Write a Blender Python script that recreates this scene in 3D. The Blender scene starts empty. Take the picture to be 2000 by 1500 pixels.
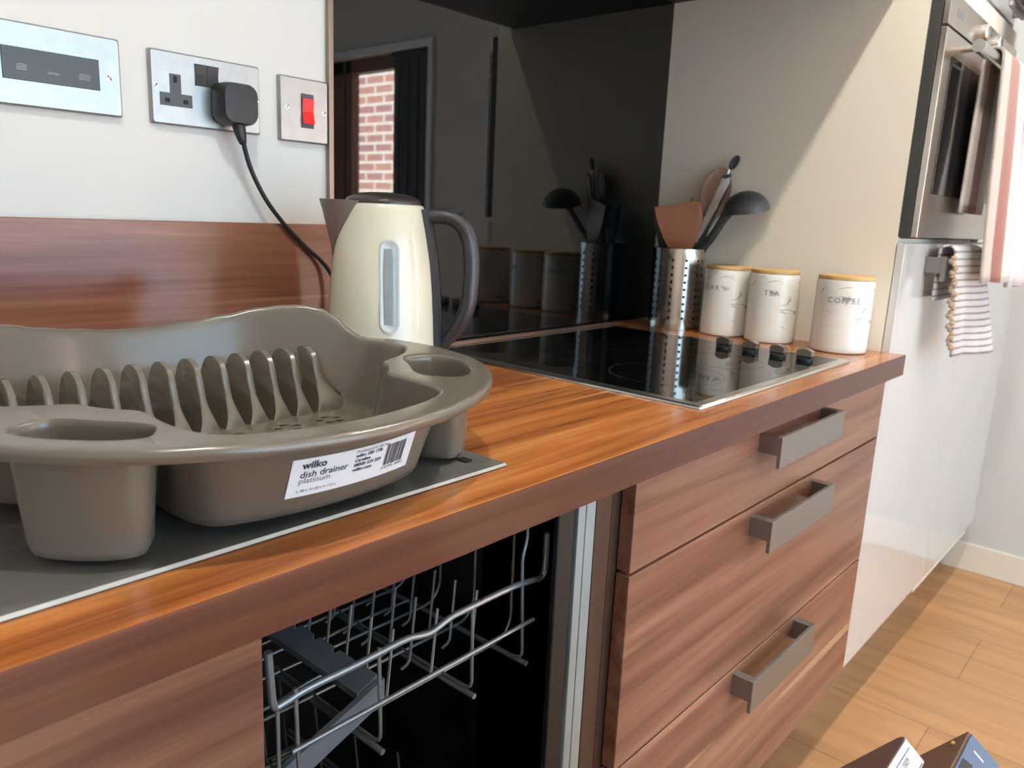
import bpy, bmesh, math, random
from mathutils import Vector, Matrix
from mathutils.geometry import tessellate_polygon
random.seed(4)
S = bpy.context.scene
COL = S.collection
PI = math.pi

# ------------------------------------------------------------------ camera
# world: x along the counter, y towards the splash wall (wall face y=0), z=0 is the worktop surface
cam = bpy.data.objects.new('camera', bpy.data.cameras.new('camera'))
COL.objects.link(cam)
R_ = Vector((0.6635, -0.7469, 0.0433)); U_ = Vector((0.1301, 0.1721, 0.9765)); F_ = Vector((0.7368, 0.6423, -0.2113))
cam.matrix_world = Matrix((
    (R_.x, U_.x, -F_.x, 0.0938), (R_.y, U_.y, -F_.y, -0.996), (R_.z, U_.z, -F_.z, 0.2319), (0, 0, 0, 1)))
cam.data.sensor_fit = 'HORIZONTAL'; cam.data.sensor_width = 36.0
cam.data.lens = 1529.87 / 2000 * 36.0
cam.data.clip_start = 0.02
cam.data.dof.use_dof = True; cam.data.dof.focus_distance = 0.78; cam.data.dof.aperture_fstop = 10.0
S.camera = cam
# ------------------------------------------------------------------ colour management, sky, sun, lights
S.view_settings.view_transform = 'Standard'; S.view_settings.look = 'None'
S.view_settings.gamma = 1.0; S.view_settings.exposure = -0.02
W = bpy.data.worlds.new('sky'); S.world = W; W.use_nodes = True
bg = W.node_tree.nodes['Background']; bg.inputs[0].default_value = (0.50, 0.77, 1.0, 1); bg.inputs[1].default_value = 5.0

def light(name, kind, loc, target, power, color, size=0.1, size_y=None, spread=None):
    d = bpy.data.lights.new(name, kind); d.energy = power; d.color = color
    if kind == 'AREA':
        d.size = size
        if size_y: d.shape = 'RECTANGLE'; d.size_y = size_y
        else: d.shape = 'DISK'
        if spread: d.spread = spread
    o = bpy.data.objects.new(name, d); COL.objects.link(o); o.location = loc
    v = Vector(target) - Vector(loc); o.rotation_euler = v.to_track_quat('-Z', 'Y').to_euler()
    return o
light('sun', 'SUN', (0, 0, 6), (0.62, 0.25, 5.2), 110, (1.0, 0.93, 0.82))
WARM = (1.0, 0.955, 0.86)
light('downlight_counter', 'AREA', (0.22, -0.88, 1.505), (0.22, -0.88, 0), 15, WARM, 0.045)
light('downlight_middle', 'AREA', (1.45, -0.885, 1.505), (1.45, -0.885, 0), 15.5, WARM, 0.055)
light('far_wall_fill', 'AREA', (2.62, -0.885, 1.505), (2.62, -0.885, 0), 7, WARM, 0.055)  # added fill lamp, brightens and warms the far wall and floor
light('downlight_rear', 'AREA', (0.4, -2.5, 1.505), (0.4, -2.5, 0), 3, WARM, 0.09)
light('daylight_patio', 'AREA', (1.0, -3.55, 0.35), (1.0, 0, 0.15), 15, (0.48, 0.77, 1.0), 2.8, 1.9)

# ------------------------------------------------------------------ materials
def lin(c):
    return tuple(((v / 255 / 12.92) if v / 255 <= 0.04045 else ((v / 255 + 0.055) / 1.055) ** 2.4) for v in c) + (1,)
def mat(name, rgb, rough=0.5, metal=0.0, spec=0.5, coat=0.0, trans=0.0, sheen=0.0, bump=None, noise=None, aniso=0.0):
    m = bpy.data.materials.new(name); m.use_nodes = True
    nt = m.node_tree; b = nt.nodes['Principled BSDF']
    b.inputs['Base Color'].default_value = lin(rgb)
    b.inputs['Roughness'].default_value = rough; b.inputs['Metallic'].default_value = metal
    b.inputs['Specular IOR Level'].default_value = spec
    b.inputs['Coat Weight'].default_value = coat; b.inputs['Coat Roughness'].default_value = 0.05
    b.inputs['Transmission Weight'].default_value = trans
    b.inputs['Sheen Weight'].default_value = sheen
    if aniso: b.inputs['Anisotropic'].default_value = aniso
    tc = nt.nodes.new('ShaderNodeTexCoord')
    if noise:                                   # noise = (scale xyz, amount)
        mp = nt.nodes.new('ShaderNodeMapping'); mp.inputs['Scale'].default_value = noise[0]
        nz = nt.nodes.new('ShaderNodeTexNoise'); nz.inputs['Scale'].default_value = 1.0; nz.inputs['Detail'].default_value = 3
        hs = nt.nodes.new('ShaderNodeHueSaturation'); hs.inputs['Color'].default_value = lin(rgb)
        mr = nt.nodes.new('ShaderNodeMapRange'); mr.inputs['From Min'].default_value = 0.3; mr.inputs['From Max'].default_value = 0.7
        mr.inputs['To Min'].default_value = 1 - noise[1]; mr.inputs['To Max'].default_value = 1 + noise[1]
        nt.links.new(tc.outputs['Object'], mp.inputs['Vector']); nt.links.new(mp.outputs[0], nz.inputs['Vector'])
        nt.links.new(nz.outputs[0], mr.inputs['Value']); nt.links.new(mr.outputs[0], hs.inputs['Value'])
        nt.links.new(hs.outputs[0], b.inputs['Base Color'])
    if bump:                                    # bump = (scale xyz, strength, distance)
        mp2 = nt.nodes.new('ShaderNodeMapping'); mp2.inputs['Scale'].default_value = bump[0]
        n2 = nt.nodes.new('ShaderNodeTexNoise'); n2.inputs['Scale'].default_value = 1.0; n2.inputs['Detail'].default_value = 2
        bp = nt.nodes.new('ShaderNodeBump'); bp.inputs['Strength'].default_value = bump[1]; bp.inputs['Distance'].default_value = bump[2]
        nt.links.new(tc.outputs['Object'], mp2.inputs['Vector']); nt.links.new(mp2.outputs[0], n2.inputs['Vector'])
        nt.links.new(n2.outputs[0], bp.inputs['Height']); nt.links.new(bp.outputs[0], b.inputs['Normal'])
    return m
def ramp(nt, stops):
    r = nt.nodes.new('ShaderNodeValToRGB'); e = r.color_ramp.elements
    while len(e) < len(stops): e.new(0.5)
    for k, (p, c) in enumerate(stops): e[k].position = p; e[k].color = c if len(c) == 4 else lin(c)
    return r
def wood(name, stops, grain=(0.9, 20, 20), rough=0.3, streak=None, seed=0.0, spec=0.5, fine=0.18):
    m = bpy.data.materials.new(name); m.use_nodes = True; nt = m.node_tree; b = nt.nodes['Principled BSDF']
    L = nt.links.new
    tc = nt.nodes.new('ShaderNodeTexCoord')
    mp = nt.nodes.new('ShaderNodeMapping'); mp.inputs['Scale'].default_value = grain; mp.inputs['Location'].default_value = (seed, seed * 1.7, seed * 0.6)
    n1 = nt.nodes.new('ShaderNodeTexNoise'); n1.inputs['Scale'].default_value = 1.0; n1.inputs['Detail'].default_value = 5; n1.inputs['Roughness'].default_value = 0.62; n1.inputs['Distortion'].default_value = 0.35
    L(tc.outputs['Object'], mp.inputs['Vector']); L(mp.outputs[0], n1.inputs['Vector'])
    r1 = ramp(nt, stops); L(n1.outputs[0], r1.inputs[0])
    mp2 = nt.nodes.new('ShaderNodeMapping'); mp2.inputs['Scale'].default_value = (grain[0] * 5, grain[1] * 9, grain[2] * 9)
    n2 = nt.nodes.new('ShaderNodeTexNoise'); n2.inputs['Scale'].default_value = 1.0; n2.inputs['Detail'].default_value = 3
    L(tc.outputs['Object'], mp2.inputs['Vector']); L(mp2.outputs[0], n2.inputs['Vector'])
    mr = nt.nodes.new('ShaderNodeMapRange'); mr.inputs['From Min'].default_value = 0.3; mr.inputs['From Max'].default_value = 0.7
    mr.inputs['To Min'].default_value = 1 - fine; mr.inputs['To Max'].default_value = 1 + fine
    hs = nt.nodes.new('ShaderNodeHueSaturation')
    L(n2.outputs[0], mr.inputs['Value']); L(mr.outputs[0], hs.inputs['Value']); L(r1.outputs[0], hs.inputs['Color'])
    out = hs.outputs[0]
    if streak:
        mp3 = nt.nodes.new('ShaderNodeMapping'); mp3.inputs['Scale'].default_value = (0.42, grain[1] * 0.62, grain[2] * 0.62); mp3.inputs['Location'].default_value = (3.1 + seed, 5.2, 1.3 + seed)
        n3 = nt.nodes.new('ShaderNodeTexNoise'); n3.inputs['Scale'].default_value = 1.0; n3.inputs['Detail'].default_value = 1.0
        L(tc.outputs['Object'], mp3.inputs['Vector']); L(mp3.outputs[0], n3.inputs['Vector'])
        r3 = ramp(nt, [(0.0, (0, 0, 0, 1)), (0.672, (0, 0, 0, 1)), (0.70, (1, 1, 1, 1)), (1.0, (1, 1, 1, 1))])
        L(n3.outputs[0], r3.inputs[0])
        mx = nt.nodes.new('ShaderNodeMix'); mx.data_type = 'RGBA'
        L(r3.outputs[0], mx.inputs['Factor']); L(out, mx.inputs['A']); mx.inputs['B'].default_value = lin(streak)
        out = mx.outputs['Result']
    L(out, b.inputs['Base Color'])
    b.inputs['Roughness'].default_value = rough; b.inputs['Specular IOR Level'].default_value = spec
    return m

M = {}
M['wall'] = mat('wall_paint', (202, 202, 199), 0.75, bump=((160, 160, 160), 0.08, 0.002))
M['ceiling'] = mat('ceiling_paint', (238, 236, 230), 0.8)
M['skirting'] = mat('skirting_gloss', (226, 220, 208), 0.35)
M['worktop'] = wood('worktop_laminate', [(0.30, (112, 60, 30)), (0.42, (146, 86, 44)), (0.52, (168, 104, 54)), (0.62, (182, 120, 66)), (0.74, (200, 144, 86))],
                    (1.5, 26, 26), 0.16, (222, 176, 112), fine=0.10)
M['front'] = wood('front_laminate', [(0.30, (82, 50, 41)), (0.42, (106, 69, 56)), (0.52, (127, 86, 70)), (0.61, (136, 97, 79)), (0.74, (158, 119, 97))],
                  (1.0, 26, 26), 0.30, (172, 136, 108), 3.4, fine=0.08)
M['shaded_laminate'] = wood('shaded_front_laminate', [(0.30, (64, 34, 28)), (0.45, (76, 43, 36)), (0.55, (84, 49, 40)), (0.65, (92, 56, 45)), (0.76, (104, 68, 54))],  # darker copy of the worktop laminate, shade of its front face put in
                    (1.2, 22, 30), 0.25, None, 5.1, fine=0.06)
M['upstand'] = wood('upstand_laminate', [(0.30, (98, 58, 46)), (0.45, (122, 76, 59)), (0.55, (132, 86, 67)), (0.65, (144, 97, 76)), (0.76, (160, 114, 90))],
                    (1.3, 22, 22), 0.16, (204, 156, 112), 7.9, spec=0.34, fine=0.08)
M['carcass'] = mat('carcass_brown', (62, 42, 32), 0.5)
M['floor'] = None
M['white_gloss'] = mat('white_gloss_door', (206, 208, 207), 0.06, coat=0.6)
M['cream_panel'] = mat('cream_panel', (230, 222, 207), 0.45)
M['steel'] = mat('brushed_steel', (190, 188, 182), 0.28, 1.0, noise=((3, 90, 90), 0.08))
M['steel_dull'] = mat('dull_steel', (128, 123, 116), 0.36, 1.0)
M['steel_bright'] = mat('bright_steel', (226, 226, 222), 0.25, 1.0)
M['sink'] = mat('sink_steel', (172, 173, 168), 0.5, 1.0)
M['handle'] = mat('satin_nickel', (134, 132, 131), 0.42, 0.75)
M['chrome'] = mat('chrome', (230, 230, 230), 0.08, 1.0)
M['black_glass'] = mat('black_glass', (5, 6, 6), 0.015, spec=0.52)
M['hob_glass'] = mat('hob_glass', (8, 8, 8), 0.03, spec=0.5)
M['ring'] = mat('zone_print', (60, 58, 56), 0.25)
M['trim'] = mat('trim_taupe', (140, 126, 112), 0.3, 0.6)
M['hood'] = mat('hood_black', (20, 19, 17), 0.35)
M['plastic'] = mat('platinum_plastic', (96, 89, 80), 0.24, spec=0.75)
M['label'] = mat('label_white', (214, 220, 226), 0.45)
M['ink'] = mat('label_ink', (38, 40, 46), 0.6)
M['ink_grey'] = mat('label_ink_grey', (120, 126, 134), 0.6)
M['cream'] = mat('kettle_cream', (200, 198, 180), 0.22, coat=0.4)
M['taupe'] = mat('kettle_taupe', (118, 106, 98), 0.35)
M['dark_plastic'] = mat('kettle_dark', (50, 50, 54), 0.32)
M['lid_plastic'] = mat('lid_dark', (52, 46, 44), 0.28)
M['gauge'] = mat('gauge_plastic', (176, 180, 180), 0.12, coat=0.5)
M['gauge_in'] = mat('gauge_window', (132, 142, 146), 0.06, coat=0.5)
M['black'] = mat('black_plastic', (30, 30, 32), 0.42)
M['black_matte'] = mat('black_rubber', (14, 14, 14), 0.6)
M['socket_grey'] = mat('socket_insert', (66, 68, 72), 0.4)
M['red'] = mat('switch_red', (214, 22, 24), 0.3)
M['slot'] = mat('slot_black', (8, 8, 8), 0.7)
M['plate'] = mat('faceplate_steel', (166, 166, 163), 0.38, 1.0, noise=((50, 6, 50), 0.05))
M['symbol'] = mat('symbol_grey', (150, 150, 152), 0.5)
M['bamboo'] = mat('bamboo', (206, 166, 108), 0.45, noise=((12, 90, 90), 0.1))
M['spoon_wood'] = mat('spoon_wood', (158, 128, 110), 0.55, noise=((30, 30, 8), 0.08))
M['spatula'] = mat('spatula_tan', (142, 86, 58), 0.45)
M['ladle'] = mat('ladle_grey', (62, 64, 64), 0.42)
M['olive'] = mat('olive_tip', (112, 100, 70), 0.5)
M['handle_beige'] = mat('handle_beige', (168, 156, 146), 0.5)
M['tub'] = mat('dishwasher_tub', (112, 112, 112), 0.28, 1.0, noise=((9, 9, 9), 0.25))
M['wire'] = mat('rack_wire', (150, 156, 160), 0.3, 0.6)
M['rack_plastic'] = mat('rack_plastic', (112, 120, 130), 0.45)
M['frame_strip'] = mat('dishwasher_frame', (150, 166, 172), 0.35, 0.3)
M['oven_dark'] = mat('oven_side', (58, 58, 56), 0.5)
M['oven_steel'] = mat('oven_steel', (214, 208, 200), 0.22, 1.0)
M['oven_glass'] = mat('oven_glass', (26, 25, 25), 0.05)
M['liner_reflection'] = mat('liner_reflection', (84, 62, 56), 0.5)  # brown of the reflected cabinet put into the steel liner's colour
M['tin_white'] = mat('tin_white', (222, 224, 228), 0.4)
M['blue_line'] = mat('blue_line', (72, 98, 160), 0.5)
M['box_blue'] = mat('box_blue', (72, 97, 126), 0.35)
M['box_brown'] = mat('box_brown', (88, 66, 50), 0.45)
M['gold'] = mat('gold_mark', (200, 166, 90), 0.35, 0.6)
M['peach'] = mat('peach', (212, 160, 132), 0.6)
M['cap'] = mat('cream_cap', (206, 190, 160), 0.4)
M['frame_wood'] = mat('window_frame_wood', (112, 74, 58), 0.4, noise=((8, 8, 60), 0.12))
M['trim_white'] = mat('window_trim', (226, 230, 236), 0.4)
M['blind'] = mat('blind_grey', (60, 62, 66), 0.7)
M['pipe'] = mat('drainpipe_grey', (92, 106, 128), 0.4)
def pane_mat():
    m = bpy.data.materials.new('window_glass'); m.use_nodes = True; nt = m.node_tree; nt.nodes.remove(nt.nodes['Principled BSDF'])
    t = nt.nodes.new('ShaderNodeBsdfTransparent'); g = nt.nodes.new('ShaderNodeBsdfGlossy'); g.inputs['Roughness'].default_value = 0.0
    x = nt.nodes.new('ShaderNodeMixShader'); x.inputs[0].default_value = 0.06
    nt.links.new(t.outputs[0], x.inputs[1]); nt.links.new(g.outputs[0], x.inputs[2])
    nt.links.new(x.outputs[0], nt.nodes['Material Output'].inputs[0]); return m
M['glass'] = pane_mat()
M['stainless_pot'] = mat('pot_steel', (200, 194, 186), 0.2, 1.0)
M['lace'] = mat('lace_brown', (176, 156, 134), 0.9)
def floor_mat():
    m = bpy.data.materials.new('oak_floor'); m.use_nodes = True; nt = m.node_tree; b = nt.nodes['Principled BSDF']; L = nt.links.new
    tc = nt.nodes.new('ShaderNodeTexCoord'); mp = nt.nodes.new('ShaderNodeMapping')
    mp.inputs['Rotation'].default_value = (0, 0, PI / 2); mp.inputs['Location'].default_value = (0.56, 0.20, 0)
    br = nt.nodes.new('ShaderNodeTexBrick'); br.inputs['Scale'].default_value = 1.0
    br.inputs['Brick Width'].default_value = 1.25; br.inputs['Row Height'].default_value = 0.27
    br.inputs['Mortar Size'].default_value = 0.0012; br.inputs['Mortar Smooth'].default_value = 0.3
    br.inputs['Color1'].default_value = lin((196, 148, 102)); br.inputs['Color2'].default_value = lin((184, 138, 97)); br.inputs['Mortar'].default_value = lin((132, 94, 62))
    L(tc.outputs['Object'], mp.inputs['Vector']); L(mp.outputs[0], br.inputs['Vector'])
    mp2 = nt.nodes.new('ShaderNodeMapping'); mp2.inputs['Scale'].default_value = (16, 1.6, 10)
    n = nt.nodes.new('ShaderNodeTexNoise'); n.inputs['Scale'].default_value = 1; n.inputs['Detail'].default_value = 5; n.inputs['Distortion'].default_value = 0.6
    L(tc.outputs['Object'], mp2.inputs['Vector']); L(mp2.outputs[0], n.inputs['Vector'])
    mr = nt.nodes.new('ShaderNodeMapRange'); mr.inputs['From Min'].default_value = 0.3; mr.inputs['From Max'].default_value = 0.7; mr.inputs['To Min'].default_value = 0.78; mr.inputs['To Max'].default_value = 1.14
    hs = nt.nodes.new('ShaderNodeHueSaturation'); L(n.outputs[0], mr.inputs['Value']); L(mr.outputs[0], hs.inputs['Value']); L(br.outputs[0], hs.inputs['Color'])
    L(hs.outputs[0], b.inputs['Base Color']); b.inputs['Roughness'].default_value = 0.38
    return m
M['floor'] = floor_mat()
def brick_mat():
    m = bpy.data.materials.new('red_brick'); m.use_nodes = True; nt = m.node_tree; b = nt.nodes['Principled BSDF']; L = nt.links.new
    tc = nt.nodes.new('ShaderNodeTexCoord'); sx = nt.nodes.new('ShaderNodeSeparateXYZ'); cb = nt.nodes.new('ShaderNodeCombineXYZ')
    L(tc.outputs['Object'], sx.inputs[0]); L(sx.outputs['Y'], cb.inputs['X']); L(sx.outputs['Z'], cb.inputs['Y'])
    br = nt.nodes.new('ShaderNodeTexBrick'); br.inputs['Scale'].default_value = 1.0
    br.inputs['Brick Width'].default_value = 0.225; br.inputs['Row Height'].default_value = 0.075; br.inputs['Mortar Size'].default_value = 0.012
    br.inputs['Color1'].default_value = lin((206, 158, 146)); br.inputs['Color2'].default_value = lin((176, 136, 146)); br.inputs['Mortar'].default_value = lin((238, 234, 230))
    L(cb.outputs[0], br.inputs['Vector']); L(br.outputs[0], b.inputs['Base Color']); b.inputs['Roughness'].default_value = 0.9
    return m
M['brick'] = brick_mat()
def marble_mat():
    m = bpy.data.materials.new('marbled_ceramic'); m.use_nodes = True; nt = m.node_tree; b = nt.nodes['Principled BSDF']; L = nt.links.new
    tc = nt.nodes.new('ShaderNodeTexCoord'); mp = nt.nodes.new('ShaderNodeMapping'); mp.inputs['Scale'].default_value = (9, 9, 22); mp.inputs['Location'].default_value = (1.7, 0.4, 2.2)
    n = nt.nodes.new('ShaderNodeTexNoise'); n.inputs['Scale'].default_value = 1.0; n.inputs['Detail'].default_value = 3; n.inputs['Distortion'].default_value = 0.8
    L(tc.outputs['Object'], mp.inputs['Vector']); L(mp.outputs[0], n.inputs['Vector'])
    r = ramp(nt, [(0.0, (0, 0, 0, 1)), (0.485, (0, 0, 0, 1)), (0.5, (1, 1, 1, 1)), (0.515, (0, 0, 0, 1)), (1, (0, 0, 0, 1))]); L(n.outputs[0], r.inputs[0])
    n2 = nt.nodes.new('ShaderNodeTexNoise'); n2.inputs['Scale'].default_value = 26; n2.inputs['Detail'].default_value = 1; L(tc.outputs['Object'], n2.inputs['Vector'])
    r2 = ramp(nt, [(0.0, (0, 0, 0, 1)), (0.5, (0, 0, 0, 1)), (0.64, (1, 1, 1, 1)), (1, (1, 1, 1, 1))]); L(n2.outputs[0], r2.inputs[0])
    mu = nt.nodes.new('ShaderNodeMath'); mu.operation = 'MULTIPLY'; L(r.outputs[0], mu.inputs[0]); L(r2.outputs[0], mu.inputs[1])
    mx = nt.nodes.new('ShaderNodeMix'); mx.data_type = 'RGBA'; L(mu.outputs[0], mx.inputs['Factor'])
    mx.inputs['A'].default_value = lin((226, 222, 214)); mx.inputs['B'].default_value = lin((104, 100, 96))
    L(mx.outputs['Result'], b.inputs['Base Color']); b.inputs['Roughness'].default_value = 0.22; b.inputs['Coat Weight'].default_value = 0.3
    return m
M['marble'] = marble_mat()
def stripe_mat(name, axis, stops, scale, fluffy=True):
    """bands of the towel's own woven colours along one object axis (u in 0..1 over 1/scale metres)"""
    m = bpy.data.materials.new(name); m.use_nodes = True; nt = m.node_tree; b = nt.nodes['Principled BSDF']; L = nt.links.new
    tc = nt.nodes.new('ShaderNodeTexCoord'); sx = nt.nodes.new('ShaderNodeSeparateXYZ'); L(tc.outputs['UV'], sx.inputs[0])
    mu = nt.nodes.new('ShaderNodeMath'); mu.operation = 'MULTIPLY'; mu.inputs[1].default_value = scale; L(sx.outputs[axis], mu.inputs[0])
    fr = nt.nodes.new('ShaderNodeMath'); fr.operation = 'FRACT'; L(mu.outputs[0], fr.inputs[0])
    r = ramp(nt, stops); r.color_ramp.interpolation = 'CONSTANT'; L(fr.outputs[0], r.inputs[0])
    L(r.outputs[0], b.inputs['Base Color']); b.inputs['Roughness'].default_value = 0.95; b.inputs['Sheen Weight'].default_value = 0.3
    n2 = nt.nodes.new('ShaderNodeTexNoise'); n2.inputs['Scale'].default_value = 220; L(tc.outputs['Object'], n2.inputs['Vector'])
    bp = nt.nodes.new('ShaderNodeBump'); bp.inputs['Strength'].default_value = 0.5; bp.inputs['Distance'].default_value = 0.003
    L(n2.outputs[0], bp.inputs['Height']); L(bp.outputs[0], b.inputs['Normal'])
    return m
M['tea_towel'] = stripe_mat('tea_towel_weave', 'Y', [(0, (196, 192, 192)), (0.55, (126, 124, 130)), (0.85, (196, 192, 192))], 25)
M['pink_towel'] = stripe_mat('pink_towel_weave', 'X', [(0, (182, 172, 163)), (0.28, (150, 96, 85)), (0.66, (206, 200, 198))], 1)
M['white_towel'] = stripe_mat('white_towel_weave', 'X', [(0, (212, 207, 208)), (0.5, (214, 208, 208))], 1)

# ------------------------------------------------------------------ helpers
ORIG = {}
def thing(name, label, cat, loc=(0, 0, 0), rz=0.0, group=None, local=False):
    o = bpy.data.objects.new(name, None); COL.objects.link(o); o.empty_display_size = 0.05
    o.location = loc; o.rotation_euler = (0, 0, rz); o['label'] = label; o['category'] = cat
    if group: o['group'] = group
    ORIG[o.name] = Vector((0, 0, 0)) if local else Vector(loc)
    return o
def tag(o, label, cat, group=None):
    o['label'] = label; o['category'] = cat
    if group: o['group'] = group
    return o
def obj(name, bm, m, parent=None, smooth=None, label=None, mods=None, normals=True):
    if normals: bmesh.ops.recalc_face_normals(bm, faces=bm.faces)
    if parent is not None:
        r = parent
        while r.parent: r = r.parent
        off = ORIG.get(r.name, Vector((0, 0, 0)))
        if off.length > 0: bmesh.ops.translate(bm, verts=bm.verts, vec=-off)
    me = bpy.data.meshes.new(name)
    if smooth is not None:
        for f in bm.faces: f.smooth = True
        for e in bm.edges:
            e.smooth = not (len(e.link_faces) == 2 and e.calc_face_angle(0) > math.radians(smooth))
    bm.to_mesh(me); bm.free()
    if m is not None: me.materials.append(M[m] if isinstance(m, str) else m)
    o = bpy.data.objects.new(name, me); COL.objects.link(o)
    if parent is not None: o.parent = parent
    if label: o['label'] = label
    for md in mods or []:
        mo = o.modifiers.new(md[0].lower(), md[0])
        for k, v in md[1].items(): setattr(mo, k, v)
    return o
def struct(name, bm, m, parent=None, smooth=None):
    o = obj(name, bm, m, parent, smooth)
    if parent is None: o['kind'] = 'structure'
    return o
def B(): return bmesh.new()
def box(bm, x0, x1, y0, y1, z0, z1, bev=0.0, seg=2):
    vs = [bm.verts.new(p) for p in ((x0, y0, z0), (x1, y0, z0), (x1, y1, z0), (x0, y1, z0), (x0, y0, z1), (x1, y0, z1), (x1, y1, z1), (x0, y1, z1))]
    fs = [bm.faces.new([vs[k] for k in f]) for f in ((0, 3, 2, 1), (4, 5, 6, 7), (0, 1, 5, 4), (1, 2, 6, 5), (2, 3, 7, 6), (3, 0, 4, 7))]
    if bev > 0:
        ed = list({e for f in fs for e in f.edges})
        bmesh.ops.bevel(bm, geom=ed, offset=bev, segments=seg, affect='EDGES', profile=0.5)
    return bm
def loft(bm, loops, close=True, cap0=False, cap1=False, ring=False):
    V = [[bm.verts.new(p) for p in lp] for lp in loops]
    n = len(V[0]); rows = len(V)
    for k in range(rows if ring else rows - 1):
        a, b = V[k], V[(k + 1) % rows]
        for i in range(n if close else n - 1):
            j = (i + 1) % n
            bm.faces.new((a[i], a[j], b[j], b[i]))
    if cap0: bm.faces.new(V[0][::-1])
    if cap1: bm.faces.new(V[-1])
    return V
def lathe(bm, prof, cx=0, cy=0, seg=48, cap0=True, cap1=True):
    return loft(bm, [[(cx + r * math.cos(2 * PI * i / seg), cy + r * math.sin(2 * PI * i / seg), z) for i in range(seg)] for r, z in prof], True, cap0, cap1)
def fillet(path, r, n=5):
    P = [Vector(p) for p in path]; out = [P[0]]
    for k in range(1, len(P) - 1):
        a, b, c = P[k - 1], P[k], P[k + 1]
        d1 = min(r, (a - b).length * 0.45); d2 = min(r, (c - b).length * 0.45)
        p1 = b + (a - b).normalized() * d1; p2 = b + (c - b).normalized() * d2
        for i in range(n + 1):
            t = i / n; out.append(p1 * (1 - t) ** 2 + b * 2 * t * (1 - t) + p2 * t * t)
    out.append(P[-1]); return out
def spline(path, n=8):
    P = [Vector(p) for p in path]; out = []
    for k in range(len(P) - 1):
        p0 = P[max(k - 1, 0)]; p1 = P[k]; p2 = P[k + 1]; p3 = P[min(k + 2, len(P) - 1)]
        for i in range(n):
            t = i / n
            out.append(0.5 * ((2 * p1) + (p2 - p0) * t + (2 * p0 - 5 * p1 + 4 * p2 - p3) * t * t + (3 * p1 - p0 - 3 * p2 + p3) * t ** 3))
    out.append(P[-1]); return out
def tube(bm, path, r, seg=8, ry=None, up=None, radii=None):
    P = [Vector(p) for p in path]; loops = []; nrm = None
    for k, p in enumerate(P):
        t = (P[min(k + 1, len(P) - 1)] - P[max(k - 1, 0)]).normalized()
        if nrm is None:
            u = Vector(up) if up else (Vector((0, 0, 1)) if abs(t.z) < 0.9 else Vector((1, 0, 0)))
            nrm = (u - t * u.dot(t)).normalized()
        else:
            nrm = (nrm - t * nrm.dot(t)).normalized()
        bn = t.cross(nrm)
        s = radii[k] if radii else 1.0
        loops.append([p + nrm * (r * s * math.cos(2 * PI * i / seg)) + bn * ((ry or r) * s * math.sin(2 * PI * i / seg)) for i in range(seg)])
    loft(bm, loops, True, True, True); return bm
def prism(bm, poly, fn0, fn1, bev=0.0, seg=2):
    """poly: 2D outline; fn0/fn1 map (a,b)->3D for the two faces"""
    n = len(poly)
    a = [bm.verts.new(fn0(*p)) for p in poly]; b = [bm.verts.new(fn1(*p)) for p in poly]
    f0 = bm.faces.new(a[::-1]); f1 = bm.faces.new(b)
    side = [bm.faces.new((a[i], a[(i + 1) % n], b[(i + 1) % n], b[i])) for i in range(n)]
    if bev > 0:
        bmesh.ops.bevel(bm, geom=list(f1.edges), offset=bev, segments=seg, affect='EDGES', profile=0.5)
    return bm
def rrect(x0, x1, z0, z1, r, n=5):
    out = []
    for cx, cz, a0 in ((x1 - r, z1 - r, 0), (x0 + r, z1 - r, 90), (x0 + r, z0 + r, 180), (x1 - r, z0 + r, 270)):
        for i in range(n + 1):
            a = math.radians(a0 + 90 * i / n); out.append((cx + r * math.cos(a), cz + r * math.sin(a)))
    return out
def fill(bm, loops):
    """triangulated planar fill of an outline with holes (2D loops, any map applied afterwards)"""
    es = []; res = []
    for lp in loops:
        vs = [bm.verts.new((p[0], p[1], 0)) for p in lp]; res.append(vs)
        es += [bm.edges.new((vs[i], vs[(i + 1) % len(vs)])) for i in range(len(vs))]
    bmesh.ops.triangle_fill(bm, use_beauty=True, use_dissolve=False, edges=es)
    return res
def text_bm(bm, body, size, fn, bold=0.0, align='LEFT', space=1.0):
    """append flat lettering to bm; fn maps the 2D lettering position to 3D"""
    cu = bpy.data.curves.new('t', 'FONT'); cu.body = body; cu.size = size; cu.align_x = align; cu.offset = bold; cu.resolution_u = 3
    cu.space_character = space
    o = bpy.data.objects.new('t', cu); COL.objects.link(o)
    dg = bpy.context.evaluated_depsgraph_get(); me = bpy.data.meshes.new_from_object(o.evaluated_get(dg))
    vs = [bm.verts.new(fn(v.co.x, v.co.y)) for v in me.vertices]
    for pl in me.polygons:
        try: bm.faces.new([vs[i] for i in pl.vertices])
        except ValueError: pass
    bpy.data.objects.remove(o); bpy.data.curves.remove(cu); bpy.data.meshes.remove(me)

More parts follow.
